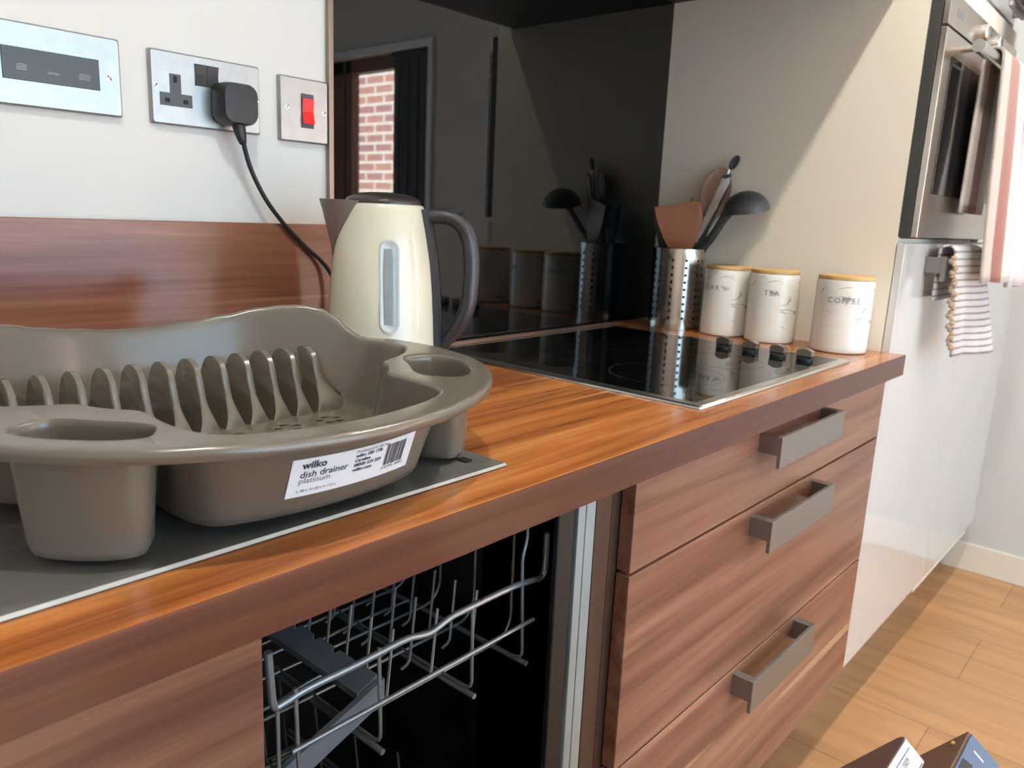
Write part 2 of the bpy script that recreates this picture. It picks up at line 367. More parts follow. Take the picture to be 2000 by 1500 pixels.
# ------------------------------------------------------------------ the room
XL, XR, YF, ZF, ZC = -1.6, 2.998, -3.6, -0.88, 1.51
struct('floor', box(B(), XL, XR, YF, 0.0, ZF - 0.05, ZF), 'floor')
struct('ceiling', box(B(), XL - .1, XR + .1, YF - .1, 0.1, ZC, ZC + 0.08), 'ceiling')
struct('wall_back', box(B(), XL - .1, XR + .1, 0.0, 0.1, ZF - .05, ZC), 'wall')
struct('wall_left', box(B(), XL - 0.1, XL, YF - .1, 0.0, ZF - .05, ZC), 'wall')
def wall_hole(axis, c0, c1, a0, a1, b0, b1, ha0, ha1, hb0, hb1):
    bm = B()
    for q in ((a0, ha0, b0, b1), (ha1, a1, b0, b1), (ha0, ha1, b0, hb0), (ha0, ha1, hb1, b1)):
        if axis == 'x': box(bm, c0, c1, q[0], q[1], q[2], q[3])
        else: box(bm, q[0], q[1], c0, c1, q[2], q[3])
    return bm
WY0, WY1, WZ0, WZ1 = -3.20, -2.20, -0.25, 1.06          # opening in the far wall
struct('wall_right', wall_hole('x', XR, XR + 0.12, YF - .1, 0.0, ZF - .05, ZC, WY0, WY1, WZ0, WZ1), 'wall')
struct('wall_front', wall_hole('y', YF - 0.1, YF, XL, XR, ZF - .05, ZC, -0.4, 2.4, -0.6, 1.3), 'wall')
struct('baseboard_right', box(B(), XR - 0.016, XR, -2.1, -0.47, ZF, ZF + 0.098, 0.004), 'skirting')
# far window: white trim round a brown timber frame, dark blind panel on its left side
bm = B()
for q in ((WY0, WY1 + .03, WZ1 - 0.005, WZ1 + 0.035), (WY1 - 0.005, WY1 + 0.03, WZ0 - .03, WZ1), (WY0, WY1 + .03, WZ0 - .035, WZ0 + 0.005)):
    box(bm, XR - 0.018, XR + 0.002, q[0], q[1], q[2], q[3], 0.003)
win = struct('window_1', bm, 'trim_white')
bm = B(); fx0, fx1 = XR + 0.05, XR + 0.11
for q in ((WY0, WY1, WZ1 - 0.075, WZ1), (WY0, WY1, WZ0, WZ0 + 0.07), (WY0, -2.995, WZ0, WZ1), (-2.985, -2.93, WZ0, WZ1), (WY1 - 0.07, WY1, WZ0, WZ1)):
    box(bm, fx0, fx1, q[0], q[1], q[2], q[3], 0.004)
obj('window_frame', bm, 'frame_wood', win)
obj('window_pane', box(B(), XR + 0.075, XR + 0.081, -2.935, WY1 - 0.06, WZ0 + 0.06, WZ1 - 0.07), 'glass', win)
bl = thing('window_blind', 'dark grey vertical blind drawn to one side of the window, mirrored in the black splashback', 'blind', (XR + .02, -2.4, WZ1 - .03))
bm = B()
for k in range(7):
    y0 = -2.50 + k * 0.038
    box(bm, XR + 0.010 + 0.006 * (k % 2), XR + 0.016 + 0.006 * (k % 2), y0, y0 + 0.042, WZ0 + 0.02, WZ1 - 0.035)
obj('slats', bm, 'blind', bl)
obj('headrail', box(B(), XR + 0.004, XR + 0.036, -2.52, -2.22, WZ1 - 0.035, WZ1 - 0.005, 0.003), 'blind', bl)
bm = B()
for q in ((-0.42, 2.42, 1.24, 1.32), (-0.42, 2.42, -0.62, -0.54), (-0.42, -0.34, -0.6, 1.3), (2.34, 2.42, -0.6, 1.3)):
    box(bm, q[0], q[1], YF - 0.06, YF - 0.02, q[2], q[3])
struct('window_2', bm, 'trim_white')
struct('wall_outside', box(B(), 4.3, 4.5, -5.2, 1.0, -1.2, 2.6), 'brick')
struct('ground_outside', box(B(), 3.12, 4.3, -5.2, 1.0, -1.25, -1.2), 'skirting')
dp = thing('drainpipe', 'blue grey drainpipe on the brick wall outside, mirrored in the black splashback', 'pipe', (4.26, -3.1, -1.2))
bm = B(); tube(bm, [(4.25, -3.42, -1.18), (4.25, -3.42, 1.42)], 0.045, 14); obj('downpipe', bm, 'pipe', dp, 40)
bm = B(); tube(bm, fillet([(4.25, -3.42, 1.40), (4.25, -3.42, 1.5), (4.25, -3.2, 1.72), (4.25, -3.2, 2.2)], 0.06), 0.045, 14); obj('swan_neck', bm, 'pipe', dp, 40)
bm = B(); tube(bm, [(4.25, -3.42, 1.05), (4.25, -3.75, 1.28)], 0.032, 12); obj('branch', bm, 'pipe', dp, 40)

# ------------------------------------------------------------------ worktop, upstand, splashback
XT = 1.7206
wt = thing('worktop', 'long wood effect laminate worktop under the drainer, kettle and hob', 'worktop', (0, -0.29, -0.0393))
obj('top', box(B(), -1.58, XT - 0.0006, -0.5818, -0.001, -0.0393, 0.0, 0.0004, 1), 'worktop', wt)
obj('shaded_front', box(B(), -1.58, XT - 0.0006, -0.5834, -0.5819, -0.0393, -0.0004, 0.0004, 1), 'shaded_laminate', wt, label='front face of the worktop, its shade put into a darker brown')  # thin skin that carries the shade of the worktop front in its colour
bm = B(); box(bm, -1.58, 0.7995, -0.016, -0.0005, 0.0006, 0.2056, 0.001)
tag(obj('upstand', bm, 'upstand', None), 'wood effect upstand on the wall below the sockets, behind the drainer', 'backboard')
sp = thing('splashback', 'black glass splashback on the wall behind the hob, reflecting the room', 'splashback', (1.26, -0.003, 0.004))
obj('glass_panel', box(B(), 0.8085, XT - 0.001, -0.0065, -0.0006, 0.006, 0.7028), 'black_glass', sp)
obj('edge_strip', box(B(), 0.8000, 0.8083, -0.0095, -0.0006, 0.0006, 0.7028, 0.001), 'trim', sp, label='taupe vertical edge strip')
obj('bottom_seal', box(B(), 0.8085, XT - 0.001, -0.0085, -0.0006, 0.0006, 0.0058), 'steel_bright', sp, label='pale bottom trim')

# ------------------------------------------------------------------ wall cabinet above the hob
wc = thing('wall_cabinet', 'dark wall cabinet above the hob, only its black underside in view', 'cabinet', (1.26, -0.24, 0.7035))
obj('body', box(B(), 0.80, XT - 0.001, -0.480, -0.0006, 0.7035, 1.42, 0.001), 'hood', wc)
obj('door', box(B(), 0.802, XT - 0.004, -0.500, -0.4815, 0.7075, 1.42, 0.0015), 'white_gloss', wc)

# ------------------------------------------------------------------ drawers
dz = [(-0.0450, -0.1685), (-0.1725, -0.4300), (-0.4338, -0.6975)]
dc = thing('drawer_cabinet', 'wood effect base cabinet of three drawers below the hob', 'cabinet', (1.27, -0.3, ZF))
bm = B()
box(bm, 0.806, 0.824, -0.534, -0.02, -0.70, -0.0395); box(bm, 1.700, 1.7195, -0.534, -0.02, -0.70, -0.0395)
box(bm, 0.824, 1.700, -0.534, -0.02, -0.70, -0.682); box(bm, 0.824, 1.700, -0.04, -0.02, -0.682, -0.0395); box(bm, 0.824, 1.70, -0.534, -0.46, -0.062, -0.0395)
obj('carcass', bm, 'carcass', dc)
obj('plinth', box(B(), 0.806, 1.7195, -0.42, -0.402, ZF + 0.0005, -0.7), 'carcass', dc)
hz = [(-0.0575, -0.1035), (-0.1838, -0.2328), (-0.4405, -0.4935)]
for (zt, zb), (ht, hb) in zip(dz, hz):
    d = obj('drawer', box(B(), 0.8225, 1.7185, -0.554, -0.535, zb, zt, 0.0012), 'front', dc)
    bm = B(); box(bm, 1.1445, 1.3955, -0.588, -0.582, hb, ht, 0.0008)
    for x in (1.1447, 1.3793): box(bm, x, x + 0.016, -0.583, -0.5535, hb + 0.018, ht - 0.0005, 0.0006)
    obj('drawer_handle', bm, 'handle', d, label='satin metal drawer handle')

# ------------------------------------------------------------------ sink base cabinet (left) and dishwasher
sc = thing('sink_cabinet', 'wood effect base cabinet front under the sink at left', 'cabinet', (-0.3, -0.3, ZF))
obj('door', box(B(), -1.0, 0.3525, -0.554, -0.535, -0.6975, -0.0415, 0.001), 'front', sc)
bm = B(); box(bm, -1.0, -0.982, -0.534, -0.02, -0.7, -0.0395); box(bm, 0.334, 0.352, -0.534, -0.02, -0.7, -0.0395); box(bm, -0.98, 0.334, -0.534, -0.02, -0.7, -0.682)
obj('carcass', bm, 'carcass', sc)
obj('plinth', box(B(), -1.0, 0.352, -0.42, -0.402, ZF + 0.0005, -0.7), 'carcass', sc)

dw = thing('dishwasher', 'open dishwasher with grey wire rack under the worktop', 'dishwasher', (0.58, -0.3, ZF))
bm = B()
box(bm, 0.3545, 0.364, -0.530, -0.02, -0.82, -0.0435); box(bm, 0.7375, 0.749, -0.525, -0.02, -0.82, -0.0435)
box(bm, 0.364, 0.7375, -0.040, -0.02, -0.82, -0.0435); box(bm, 0.364, 0.7375, -0.525, -0.04, -0.82, -0.805); box(bm, 0.364, 0.7375, -0.50, -0.04, -0.052, -0.0435)
obj('tub', bm, 'tub', dw)
for x0, x1 in ((0.7375, 0.7508), (0.7522, 0.7690)):
    obj('door_frame', box(B(), x0, x1, -0.5375, -0.40, -0.82, -0.0435, 0.001), 'frame_strip', dw, label='pale metal frame strip')
obj('door_seal', box(B(), 0.7060, 0.7340, -0.5355, -0.5285, -0.80, -0.053, 0.002), 'black_matte', dw)
obj('side_infill', box(B(), 0.7702, 0.8005, -0.5375, -0.10, -0.82, -0.0435, 0.001), 'carcass', dw)
bm = B(); rr = 0.0019
tube(bm, fillet([(0.396, -0.5, -0.158), (0.396, -0.5, -0.249), (0.396, -0.06, -0.249)], 0.01), rr)
for x in (0.4125, 0.4985, 0.6175):
    tube(bm, fillet([(x, -0.5, -0.150), (x + 0.003, -0.5, -0.249), (x + 0.003, -0.06, -0.249)], 0.012), rr)
for y in (-0.455, -0.395, -0.335, -0.275, -0.215, -0.155, -0.095):      # right side hoops
    tube(bm, fillet([(0.7305, y, -0.065), (0.7305, y, -0.232), (0.715, y, -0.249), (0.40, y, -0.249)], 0.012), rr)
tube(bm, fillet([(0.6975, -0.5, -0.07), (0.699, -0.5, -0.105), (0.692, -0.5, -0.125), (0.70, -0.5, -0.245), (0.70, -0.48, -0.252)], 0.008), rr)
tube(bm, [(0.702, -0.505, -0.252), (0.702, -0.05, -0.252)], 0.0030); tube(bm, [(0.62, -0.505, -0.254), (0.62, -0.05, -0.254)], 0.0030); tube(bm, [(0.50, -0.505, -0.254), (0.50, -0.05, -0.254)], 0.0030)
tube(bm, [(0.7305, -0.5, -0.065), (0.7305, -0.05, -0.065)], 0.0025)
for y in (-0.45, -0.38, -0.31, -0.24, -0.17):
    tube(bm, spline([(0.42, y, -0.249), (0.47, y, -0.249), (0.50, y, -0.243), (0.53, y, -0.243), (0.56, y, -0.251), (0.62, y, -0.249), (0.70, y, -0.249)], 4), rr)
for y in [-0.455 + 0.034 * k for k in range(11)]:
    for x in (0.545, 0.605, 0.665):
        tube(bm, fillet([(x - 0.012, y, -0.249), (x, y, -0.246), (x + 0.013, y + .006, -0.176)], 0.006), 0.0016, 6)
ur = obj('upper_rack', bm, 'wire', dw, 50)
bm = B(); tube(bm, spline([(0.389, -0.5, -0.108), (0.3905, -0.5, -0.135), (0.393, -0.5, -0.157), (0.402, -0.5, -0.1585), (0.424, -0.5, -0.1558), (0.476, -0.5, -0.1558), (0.528, -0.5, -0.1545), (0.548, -0.5, -0.158), (0.563, -0.5, -0.1595), (0.585, -0.5, -0.1545), (0.605, -0.5, -0.1535), (0.677, -0.5, -0.1538), (0.712, -0.5, -0.1575), (0.726, -0.5, -0.1590), (0.7320, -0.5, -0.150), (0.7325, -0.5, -0.108)], 5), 0.0034, 10)
obj('front_rail', bm, 'wire', ur, 60)
bm = B(); tube(bm, [(0.406, -0.5035, -0.204), (0.712, -0.5035, -0.2025)], 0.0024, 8); obj('middle_rail', bm, 'wire', ur, 60)
# hinged cup shelf: grey sloping plate with a notched edge
bm = B(); edge = [(0.513, -0.472)]
for k in range(8):
    y = -0.470 + k * 0.034
    edge += [(0.521, y), (0.521, y + 0.024), (0.514, y + 0.027)]
edge += [(0.514, -0.19), (0.496, -0.19), (0.496, -0.472)]
prism(bm, edge, lambda x, y: Vector((x, y, -0.207 + (x - 0.52) * 0.33)), lambda x, y: Vector((x, y, -0.200 + (x - 0.52) * 0.33)))
A0, A1 = Vector((0.522, -0.474, -0.200)), Vector((0.395, -0.474, -0.243))
lip = [A0, A1, A1 + Vector((0, 0, -0.026)), A0 + Vector((0, 0, -0.024))]
loft(bm, [lip, [v + Vector((0, -0.006, 0)) for v in lip]], True, True, True)
obj('cup_shelf', bm, 'rack_plastic', ur, None, label='grey plastic cup shelf')
bm = B()
for x in (0.40, 0.47, 0.54, 0.61, 0.68): tube(bm, fillet([(x, -0.5, -0.47), (x, -0.5, -0.56), (x, -0.06, -0.56)], 0.012), rr)
for y in (-0.45, -0.36, -0.27, -0.18, -0.09):
    tube(bm, [(0.385, y, -0.56), (0.69, y, -0.56)], rr)
    for x in (0.42, 0.50, 0.58, 0.66): tube(bm, [(x, y, -0.56), (x, y + 0.02, -0.43)], 0.0016, 6)
tube(bm, fillet([(0.385, -0.5, -0.44), (0.385, -0.5, -0.47), (0.69, -0.5, -0.47), (0.69, -0.5, -0.44)], 0.01), 0.003)
tube(bm, [(0.385, -0.505, -0.563), (0.385, -0.05, -0.563)], 0.003); tube(bm, [(0.69, -0.505, -0.563), (0.69, -0.05, -0.563)], 0.003)
obj('lower_rack', bm, 'wire', dw, 50)

# door folded open towards the room: only its far top corner reaches the lower right of the view
def fD(i, j, k): return Vector((0.790 - j, -0.911 + 0.62 * i - 0.785 * k, -0.172 - 0.785 * i - 0.62 * k))
def slab(bm, i0, i1, j0, j1, k0, k1, r=0.002, bev=0.0):
    prism(bm, rrect(i0, i1, j0, j1, r, 6), lambda i, j: fD(i, j, k1), lambda i, j: fD(i, j, k0), bev); return bm
dr = obj('door', slab(B(), 0.0, 0.66, 0.0, 0.43, 0.0, 0.030), 'box_brown', dw, None, label='dark inner face of the open door')
cst = obj('control_strip', slab(B(), -0.0015, 0.030, 0.0008, 0.4292, 0.0025, 0.0308), 'box_blue', dr, None, label='blue grey control strip along the door top')
bm = B(); bm.faces.new([bm.verts.new(fD(-0.0017, j, k)) for j, k in ((0.018, 0.009), (0.018, 0.019), (0.0202, 0.019), (0.0202, 0.009))]); obj('indicator_line', bm, 'tin_white', cst, normals=False)
bm = B(); bm.faces.new([bm.verts.new(fD(-0.0017, j, k)) for j, k in ((0.040, 0.004), (0.036, 0.013), (0.075, 0.013), (0.075, 0.004))]); obj('display', bm, 'ink', cst, normals=False)
obj('decor_panel', slab(B(), 0.004, 0.66, 0.0, 0.43, 0.0312, 0.049), 'front', dr, None, label='wood effect front panel')
bm = B(); bmesh.ops.create_icosphere(bm, subdivisions=2, radius=0.0022, matrix=Matrix.Translation(fD(0.012, 0.013, -0.0004))); obj('screw', bm, 'gold', dr, 60)
ln = obj('liner', slab(B(), 0.021, 0.64, 0.040, 0.390, -0.0280, -0.008, 0.016), 'tin_white', dr, 40, label='white edge of the door liner')
obj('liner_face', slab(B(), 0.0212, 0.6398, 0.0402, 0.3898, -0.0292, -0.0279, 0.016), 'liner_reflection', ln, 40, label='steel liner face with a brown reflection put into its colour')
obj('gasket', slab(B(), 0.025, 0.63, 0.046, 0.384, -0.0081, -0.0004, 0.014), 'cap', dr, 40, label='cream gasket')
for k0 in (-0.0235, -0.0095):
    bm = B(); bm.faces.new([bm.verts.new(fD(0.0208, j, k)) for j, k in ((0.056, k0), (0.20, k0), (0.20, k0 + 0.0008), (0.056, k0 + 0.0008))]); obj('blue_line', bm, 'blue_line', ln, normals=False)
bm = B()
for q, k0, o, sz in (('2872 4 25829', -0.0172, 0.100, 0.0058), ('2017', -0.0118, 0.090, 0.0062), ('type', -0.0142, 0.098, 0.0028)):
    text_bm(bm, q, sz, lambda a, b, k0=k0, o=o: fD(0.0207, o - a, k0 - b), 0.00004)
obj('sticker_print', bm, 'ink_grey', ln, normals=False)

# ------------------------------------------------------------------ tall units at right
DF = -0.553
tu = thing('oven_housing', 'tall cream sided housing unit holding the built-in oven', 'cabinet', (2.02, -0.27, ZF))
obj('side_panel', box(B(), XT, XT + 0.018, -0.5365, -0.001, -0.686, 1.44), 'cream_panel', tu)
bm = B(); box(bm, 2.302, 2.320, -0.5365, -0.001, -0.686, 1.44); box(bm, XT + .018, 2.302, -0.5365, -0.02, 0.203, 0.219); box(bm, XT + .018, 2.302, -0.5365, -0.02, 0.6945, 0.7125); box(bm, XT + .018, 2.302, -0.02, -0.001, -0.686, 1.44)
obj('carcass', bm, 'cream_panel', tu)
ld = obj('lower_door', box(B(), XT + 0.001, 2.318, DF, -0.538, -0.686, 0.2105, 0.0012), 'white_gloss', tu)
bm = B(); box(bm, 1.872, 2.11, -0.592, -0.585, 0.136, 0.186, 0.0008)
for x in (1.874, 2.092): box(bm, x, x + 0.016, -0.586, DF + 0.0005, 0.152, 0.184, 0.0006)
obj('door_handle', bm, 'handle', ld, label='satin metal handle holding the striped towel')
ud = obj('upper_door', box(B(), XT + 0.001, 2.318, DF, -0.538, 0.7135, 1.44, 0.0012), 'white_gloss', tu)
bm = B(); box(bm, 2.06, 2.31, -0.592, -0.585, 0.722, 0.740, 0.0008)
for x in (2.062, 2.292): box(bm, x, x + 0.016, -0.586, DF + 0.0005, 0.724, 0.739, 0.0006)
obj('door_handle', bm, 'handle', ud)
obj('plinth', box(B(), XT + 0.018, 2.302, -0.42, -0.402, ZF + 0.0005, -0.688), 'cream_panel', tu)
fu = thing('tall_cabinet', 'tall glossy white cupboard between the oven unit and the far wall', 'cabinet', (2.62, -0.27, ZF))
obj('carcass', box(B(), 2.3215, 2.925, -0.5365, -0.001, ZF + 0.15, 1.44), 'cream_panel', fu)
obj('lower_door', box(B(), 2.3215, 2.923, DF, -0.538, -0.686, 0.2105, 0.0012), 'white_gloss', fu)
obj('upper_door', box(B(), 2.3215, 2.923, DF, -0.538, 0.2135, 1.44, 0.0012), 'white_gloss', fu)
obj('plinth', box(B(), 2.3215, 2.925, -0.42, -0.402, ZF + 0.0005, ZF + .149), 'cream_panel', fu)
obj('filler_strip', box(B(), 2.9255, XR - 0.001, -0.52, -0.50, ZF + 0.15, 1.44), 'white_gloss', fu)

ov = thing('built_in_oven', 'stainless steel built-in oven with black window and bar handle, above white door', 'oven', (2.02, -0.3, 0.2195))
obj('body', box(B(), XT + 0.0195, 2.301, -0.5365, -0.05, 0.2205, 0.6935), 'oven_dark', ov)
obj('door_surround', box(B(), XT + 0.0015, 2.317, -0.5575, -0.5375, 0.2215, 0.6925, 0.001), 'oven_dark', ov, label='dark grey side edge')
od = obj('oven_door', box(B(), XT + 0.002, 2.316, -0.570, -0.558, 0.2225, 0.5945, 0.0015), 'oven_steel', ov)
obj('door_window', box(B(), 1.775, 2.262, -0.5715, -0.5697, 0.305, 0.552, 0.0005), 'oven_glass', od, label='black glass window')
bm = B(); tube(bm, [(1.80, -0.606, 0.572), (2.238, -0.606, 0.572)], 0.0115, 16)
for x in (1.825, 2.212): tube(bm, [(x, -0.5695, 0.572), (x, -0.604, 0.572)], 0.006, 12)
obj('oven_handle', bm, 'steel_bright', od, 40)
cp = obj('control_panel', box(B(), XT + 0.002, 2.316, -0.570, -0.558, 0.5985, 0.6545, 0.0015), 'oven_steel', ov)
bm = B(); text_bm(bm, 'BEKO', 0.018, lambda a, b: (1.772 + a, -0.5706, 0.621 + b), 0.0003, space=1.1); obj('lettering', bm, 'ink_grey', cp)
for x in (1.96, 2.08):
    bm = B(); loft(bm, [[(x + r * math.cos(2 * PI * i / 24), y, 0.626 + r * math.sin(2 * PI * i / 24)) for i in range(24)] for r, y in ((0.016, -0.5698), (0.0155, -0.582), (0.013, -0.585))], True, True, True)
    obj('control_knob', bm, 'steel_bright', cp, 30)
obj('top_strip', box(B(), XT + 0.002, 2.316, -0.566, -0.558, 0.6565, 0.692, 0.001), 'cream_panel', ov, label='beige grey strip above the controls')

# ------------------------------------------------------------------ towels
def cloth(name, m, x0, x1, top, ybar, rbar, front, back, nx=26, fold=0.006, flare=0.03, skew=0.0, waves=3.0, thick=0.004, seed=0, parent=None, edge_ruffle=0.0, fan=(0, 0)):
    """towel hung over a bar along x: back flap up, over the bar, front flap down"""
    rng = random.Random(seed); bm = B(); uv = bm.loops.layers.uv.new('UVMap')
    path = []
    nb = 14
    for k in range(nb): t = k / nb; path.append((ybar + rbar, top - rbar - back * (1 - t), -1 + t, 0.0))
    for k in range(9): a = PI * k / 8; path.append((ybar + rbar * math.cos(a), top - rbar + rbar * math.sin(a), 0.0, 0.0))
    nf = 26
    for k in range(1, nf + 1): t = k / nf; path.append((ybar - rbar - flare * t, top - rbar - front * t, t, t))
    ph = rng.uniform(0, 6)
    rows = []; L = [0]
    for k in range(1, len(path)): L.append(L[-1] + math.hypot(path[k][0] - path[k - 1][0], path[k][1] - path[k - 1][1]))
    for k, (y, z, s, f) in enumerate(path):
        row = []
        for i in range(nx + 1):
            u = i / nx
            w = fold * f * (math.sin(u * waves * 2 * PI + ph + 0.9 * f) + 0.4 * math.sin(u * 11 + 3 * f))
            ex = edge_ruffle * math.sin(L[k] * 150) * (1 - u) ** 6
            row.append(bm.verts.new((x0 + (x1 - x0) * u + skew * max(f, 0) + ex, y - abs(w) - 0.4 * w - (u * (fan[0] * min(1, max(0, k - nb) / 8) + fan[1] * f)), z + 0.3 * fold * f * math.sin(u * 7))))
        rows.append(row)
    for k in range(len(rows) - 1):
        for i in range(nx):
            f = bm.faces.new((rows[k][i], rows[k][i + 1], rows[k + 1][i + 1], rows[k + 1][i]))
            for lp, (a, b) in zip(f.loops, ((k, i), (k, i + 1), (k + 1, i + 1), (k + 1, i))): lp[uv].uv = (b / nx, L[a] / L[-1])
    return obj(name, bm, m, parent, 80, mods=[('SOLIDIFY', dict(thickness=thick, offset=1.0))])
tt = cloth('tea_towel', 'tea_towel', 1.888, 2.06, 0.207, -0.5885, 0.0125, 0.215, 0.10, fold=0.006, flare=0.012, skew=0.03, waves=1.5, seed=2, fan=(0.018, 0.030))
tag(tt, 'grey and white striped tea towel hanging on the white door handle', 'towel')
ph_ = B()
for k in range(26):
    z = 0.185 - k * 0.0074; f = (0.19 - z) / 0.215
    bmesh.ops.create_icosphere(ph_, subdivisions=1, radius=0.0062 + 0.0016 * math.sin(k * 2.1), matrix=Matrix.Translation((1.884 + 0.03 * f, -0.603 - 0.014 * f + 0.004 * math.sin(k * 1.7), z)))
obj('fringe', ph_, 'lace', tt, 60, label='brown fringed edge')
tag(cloth('hand_towel', 'pink_towel', 1.93, 2.13, 0.590, -0.606, 0.0145, 0.44, 0.30, fold=0.006, flare=0.022, waves=1.2, seed=5, thick=0.005, fan=(0.006, 0.012)), 'pink and cream hand towel hanging on the oven handle', 'towel')
tag(cloth('bath_towel', 'white_towel', 2.15, 2.305, 0.752, -0.600, 0.022, 0.61, 0.012, fold=0.010, flare=0.028, waves=1.6, seed=9, thick=0.008), 'thick white towel hanging at the far right beside the oven', 'towel')

# ------------------------------------------------------------------ wall plates
def plate(root, x0, x1, z0, z1):
    bm = B(); lp = rrect(x0, x1, z0, z1, 0.0025, 3)
    def sh(k): return [((x0 + x1) / 2 + (x - (x0 + x1) / 2) * (1 - 2 * k / (x1 - x0)), (z0 + z1) / 2 + (z - (z0 + z1) / 2) * (1 - 2 * k / (z1 - z0))) for x, z in lp]
    loft(bm, [[(x, -0.0004, z) for x, z in sh(0.0)], [(x, -0.0052, z) for x, z in sh(0.0)], [(x, -0.0072, z) for x, z in sh(0.0018)]], True, True, True)
    return obj('faceplate', bm, 'plate', root)
def screw(root, x, z, rot):
    bm = B(); loft(bm, [[(x + r * math.cos(2 * PI * i / 20), y, z + r * math.sin(2 * PI * i / 20)) for i in range(20)] for r, y in ((0.0036, -0.0071), (0.0034, -0.0078), (0.002, -0.0081))], True, True, True)
    s = obj('screw', bm, 'chrome', root, 30)
    bm = B(); c, q = math.cos(rot), math.sin(rot)
    prism(bm, [(-0.0032, -0.0005), (0.0032, -0.0005), (0.0032, 0.0005), (-0.0032, 0.0005)], lambda a, b: (x + a * c - b * q, -0.0078, z + a * q + b * c), lambda a, b: (x + a * c - b * q, -0.0083, z + a * q + b * c))
    obj('screw_slot', bm, 'slot', s)
so = thing('double_socket', 'brushed steel double socket with one plug in, middle of three wall plates', 'socket', (0.618, 0, 0.3647))
plate(so, 0.545, 0.691, 0.3217, 0.4077)
for dx, show in ((0, 1), (0.0725, 1)):
    bm = B(); T = [(0.5685, 0.3818), (0.5685, 0.3592), (0.5556, 0.3592), (0.5556, 0.3440), (0.5962, 0.3440), (0.5962, 0.3592), (0.5825, 0.3592), (0.5825, 0.3818)]
    prism(bm, [(x + dx, z) for x, z in T], lambda a, b: (a, -0.0068, b), lambda a, b: (a, -0.0078, b))
    ins = obj('socket_insert', bm, 'socket_grey', so)
    bm = B(); box(bm, 0.5730 + dx, 0.5775 + dx, -0.0082, -0.0077, 0.3715, 0.3795)
    for x in (0.5615, 0.5845): box(bm, x + dx, x + dx + 0.0062, -0.0082, -0.0077, 0.3480, 0.3530)
    obj('pin_slots', bm, 'slot', ins)
for x in (0.6012, 0.6168):
    bm = B(); prism(bm, [(-0.0070, 0.3725), (-0.0100, 0.3980), (-0.0076, 0.3980)] if False else [(-0.0068, 0.3723), (-0.0092, 0.3725), (-0.0078, 0.386), (-0.0100, 0.3978), (-0.0068, 0.398)], lambda a, b: (x, a, b), lambda a, b: (x + 0.0150, a, b))
    obj('rocker_switch', bm, 'black', so, label='black rocker switch')
screw(so, 0.5505, 0.3655, 0.9); screw(so, 0.686, 0.3655, 0.4)
cs = thing('cooker_switch', 'square steel switch plate with red rocker beside the splashback', 'switch', (0.7636, 0, 0.3614))
plate(cs, 0.7206, 0.7995, 0.3184, 0.4044)
obj('rocker_surround', box(B(), 0.7545, 0.7745, -0.0085, -0.0070, 0.3383, 0.3840, 0.0004), 'socket_grey', cs)
bm = B(); prism(bm, [(-0.0083, 0.3450), (-0.0125, 0.3440), (-0.0090, 0.3600), (-0.0105, 0.3778), (-0.0083, 0.3780)], lambda a, b: (0.7555, a, b), lambda a, b: (0.7738, a, b))
obj('rocker', bm, 'red', cs, label='red rocker switch')
screw(cs, 0.7322, 0.3636, 1.0); screw(cs, 0.7925, 0.3612, 0.7)
ap = thing('aerial_plate', 'steel wall plate with wide black insert, leftmost of three plates', 'socket', (0.438, 0, 0.3664))
plate(ap, 0.365, 0.511, 0.3234, 0.4094)
ins = obj('black_insert', box(B(), 0.3885, 0.4865, -0.0086, -0.0066, 0.3500, 0.3832, 0.0004), 'socket_grey', ap, label='black insert')
rng = random.Random(3)
for cx, cz, w, h in ((0.4068, 0.3632, 0.0085, 0.0055), (0.4383, 0.3607, 0.011, 0.0012), (0.4700, 0.3618, 0.0105, 0.0055)):
    bm = B(); pts = []
    n = 2 if h < 0.002 else 5
    for k in range(n):
        zz = cz - h / 2 + h * k / (n - 1); e = 1 if k % 2 else -1
        pts += [(cx - e * w / 2, -0.0087, zz), (cx, -0.0087, zz + 0.0006), (cx + e * w / 2, -0.0087, zz)]
    tube(bm, spline(pts, 3), 0.00042, 5)
    obj('symbol', bm, 'symbol', ins)
screw(ap, 0.4975, 0.3655, -0.9); screw(ap, 0.3775, 0.3655, 0.2)

# ------------------------------------------------------------------ hob
hb = thing('hob', 'black glass electric hob with steel frame set in the worktop', 'hob', (1.255, -0.29, 0.0006))
HX0, HX1, HY0, HY1 = 0.979, 1.530, -0.5425, -0.030
bm = B()
def rl(k, z): return [(x, y, z) for x, y in rrect(HX0 + k, HX1 - k, HY0 + k, HY1 - k, 0.004, 3)]
loft(bm, [rl(0, 0.0006), rl(0.0006, 0.0030), rl(0.003, 0.0046), rl(0.0155, 0.0050), rl(0.0160, 0.0042)], True, True, False)
obj('steel_frame', bm, 'steel_bright', hb, 25)
gl = obj('glass_top', box(B(), HX0 + 0.0162, HX1 - 0.0162, HY0 + 0.0162, HY1 - 0.0162, 0.0012, 0.0048, 0.0006), 'hob_glass', hb)
for cx, cy, rad in ((1.135, -0.40, 0.088), (1.115, -0.165, 0.070), (1.315, -0.165, 0.088), (1.315, -0.40, 0.070)):
    bm = B(); loft(bm, [[(cx + r * math.cos(2 * PI * i / 64), cy + r * math.sin(2 * PI * i / 64), 0.00492) for i in range(64)] for r in (rad - 0.0012, rad)])
    obj('cooking_zone', bm, 'ring', gl)
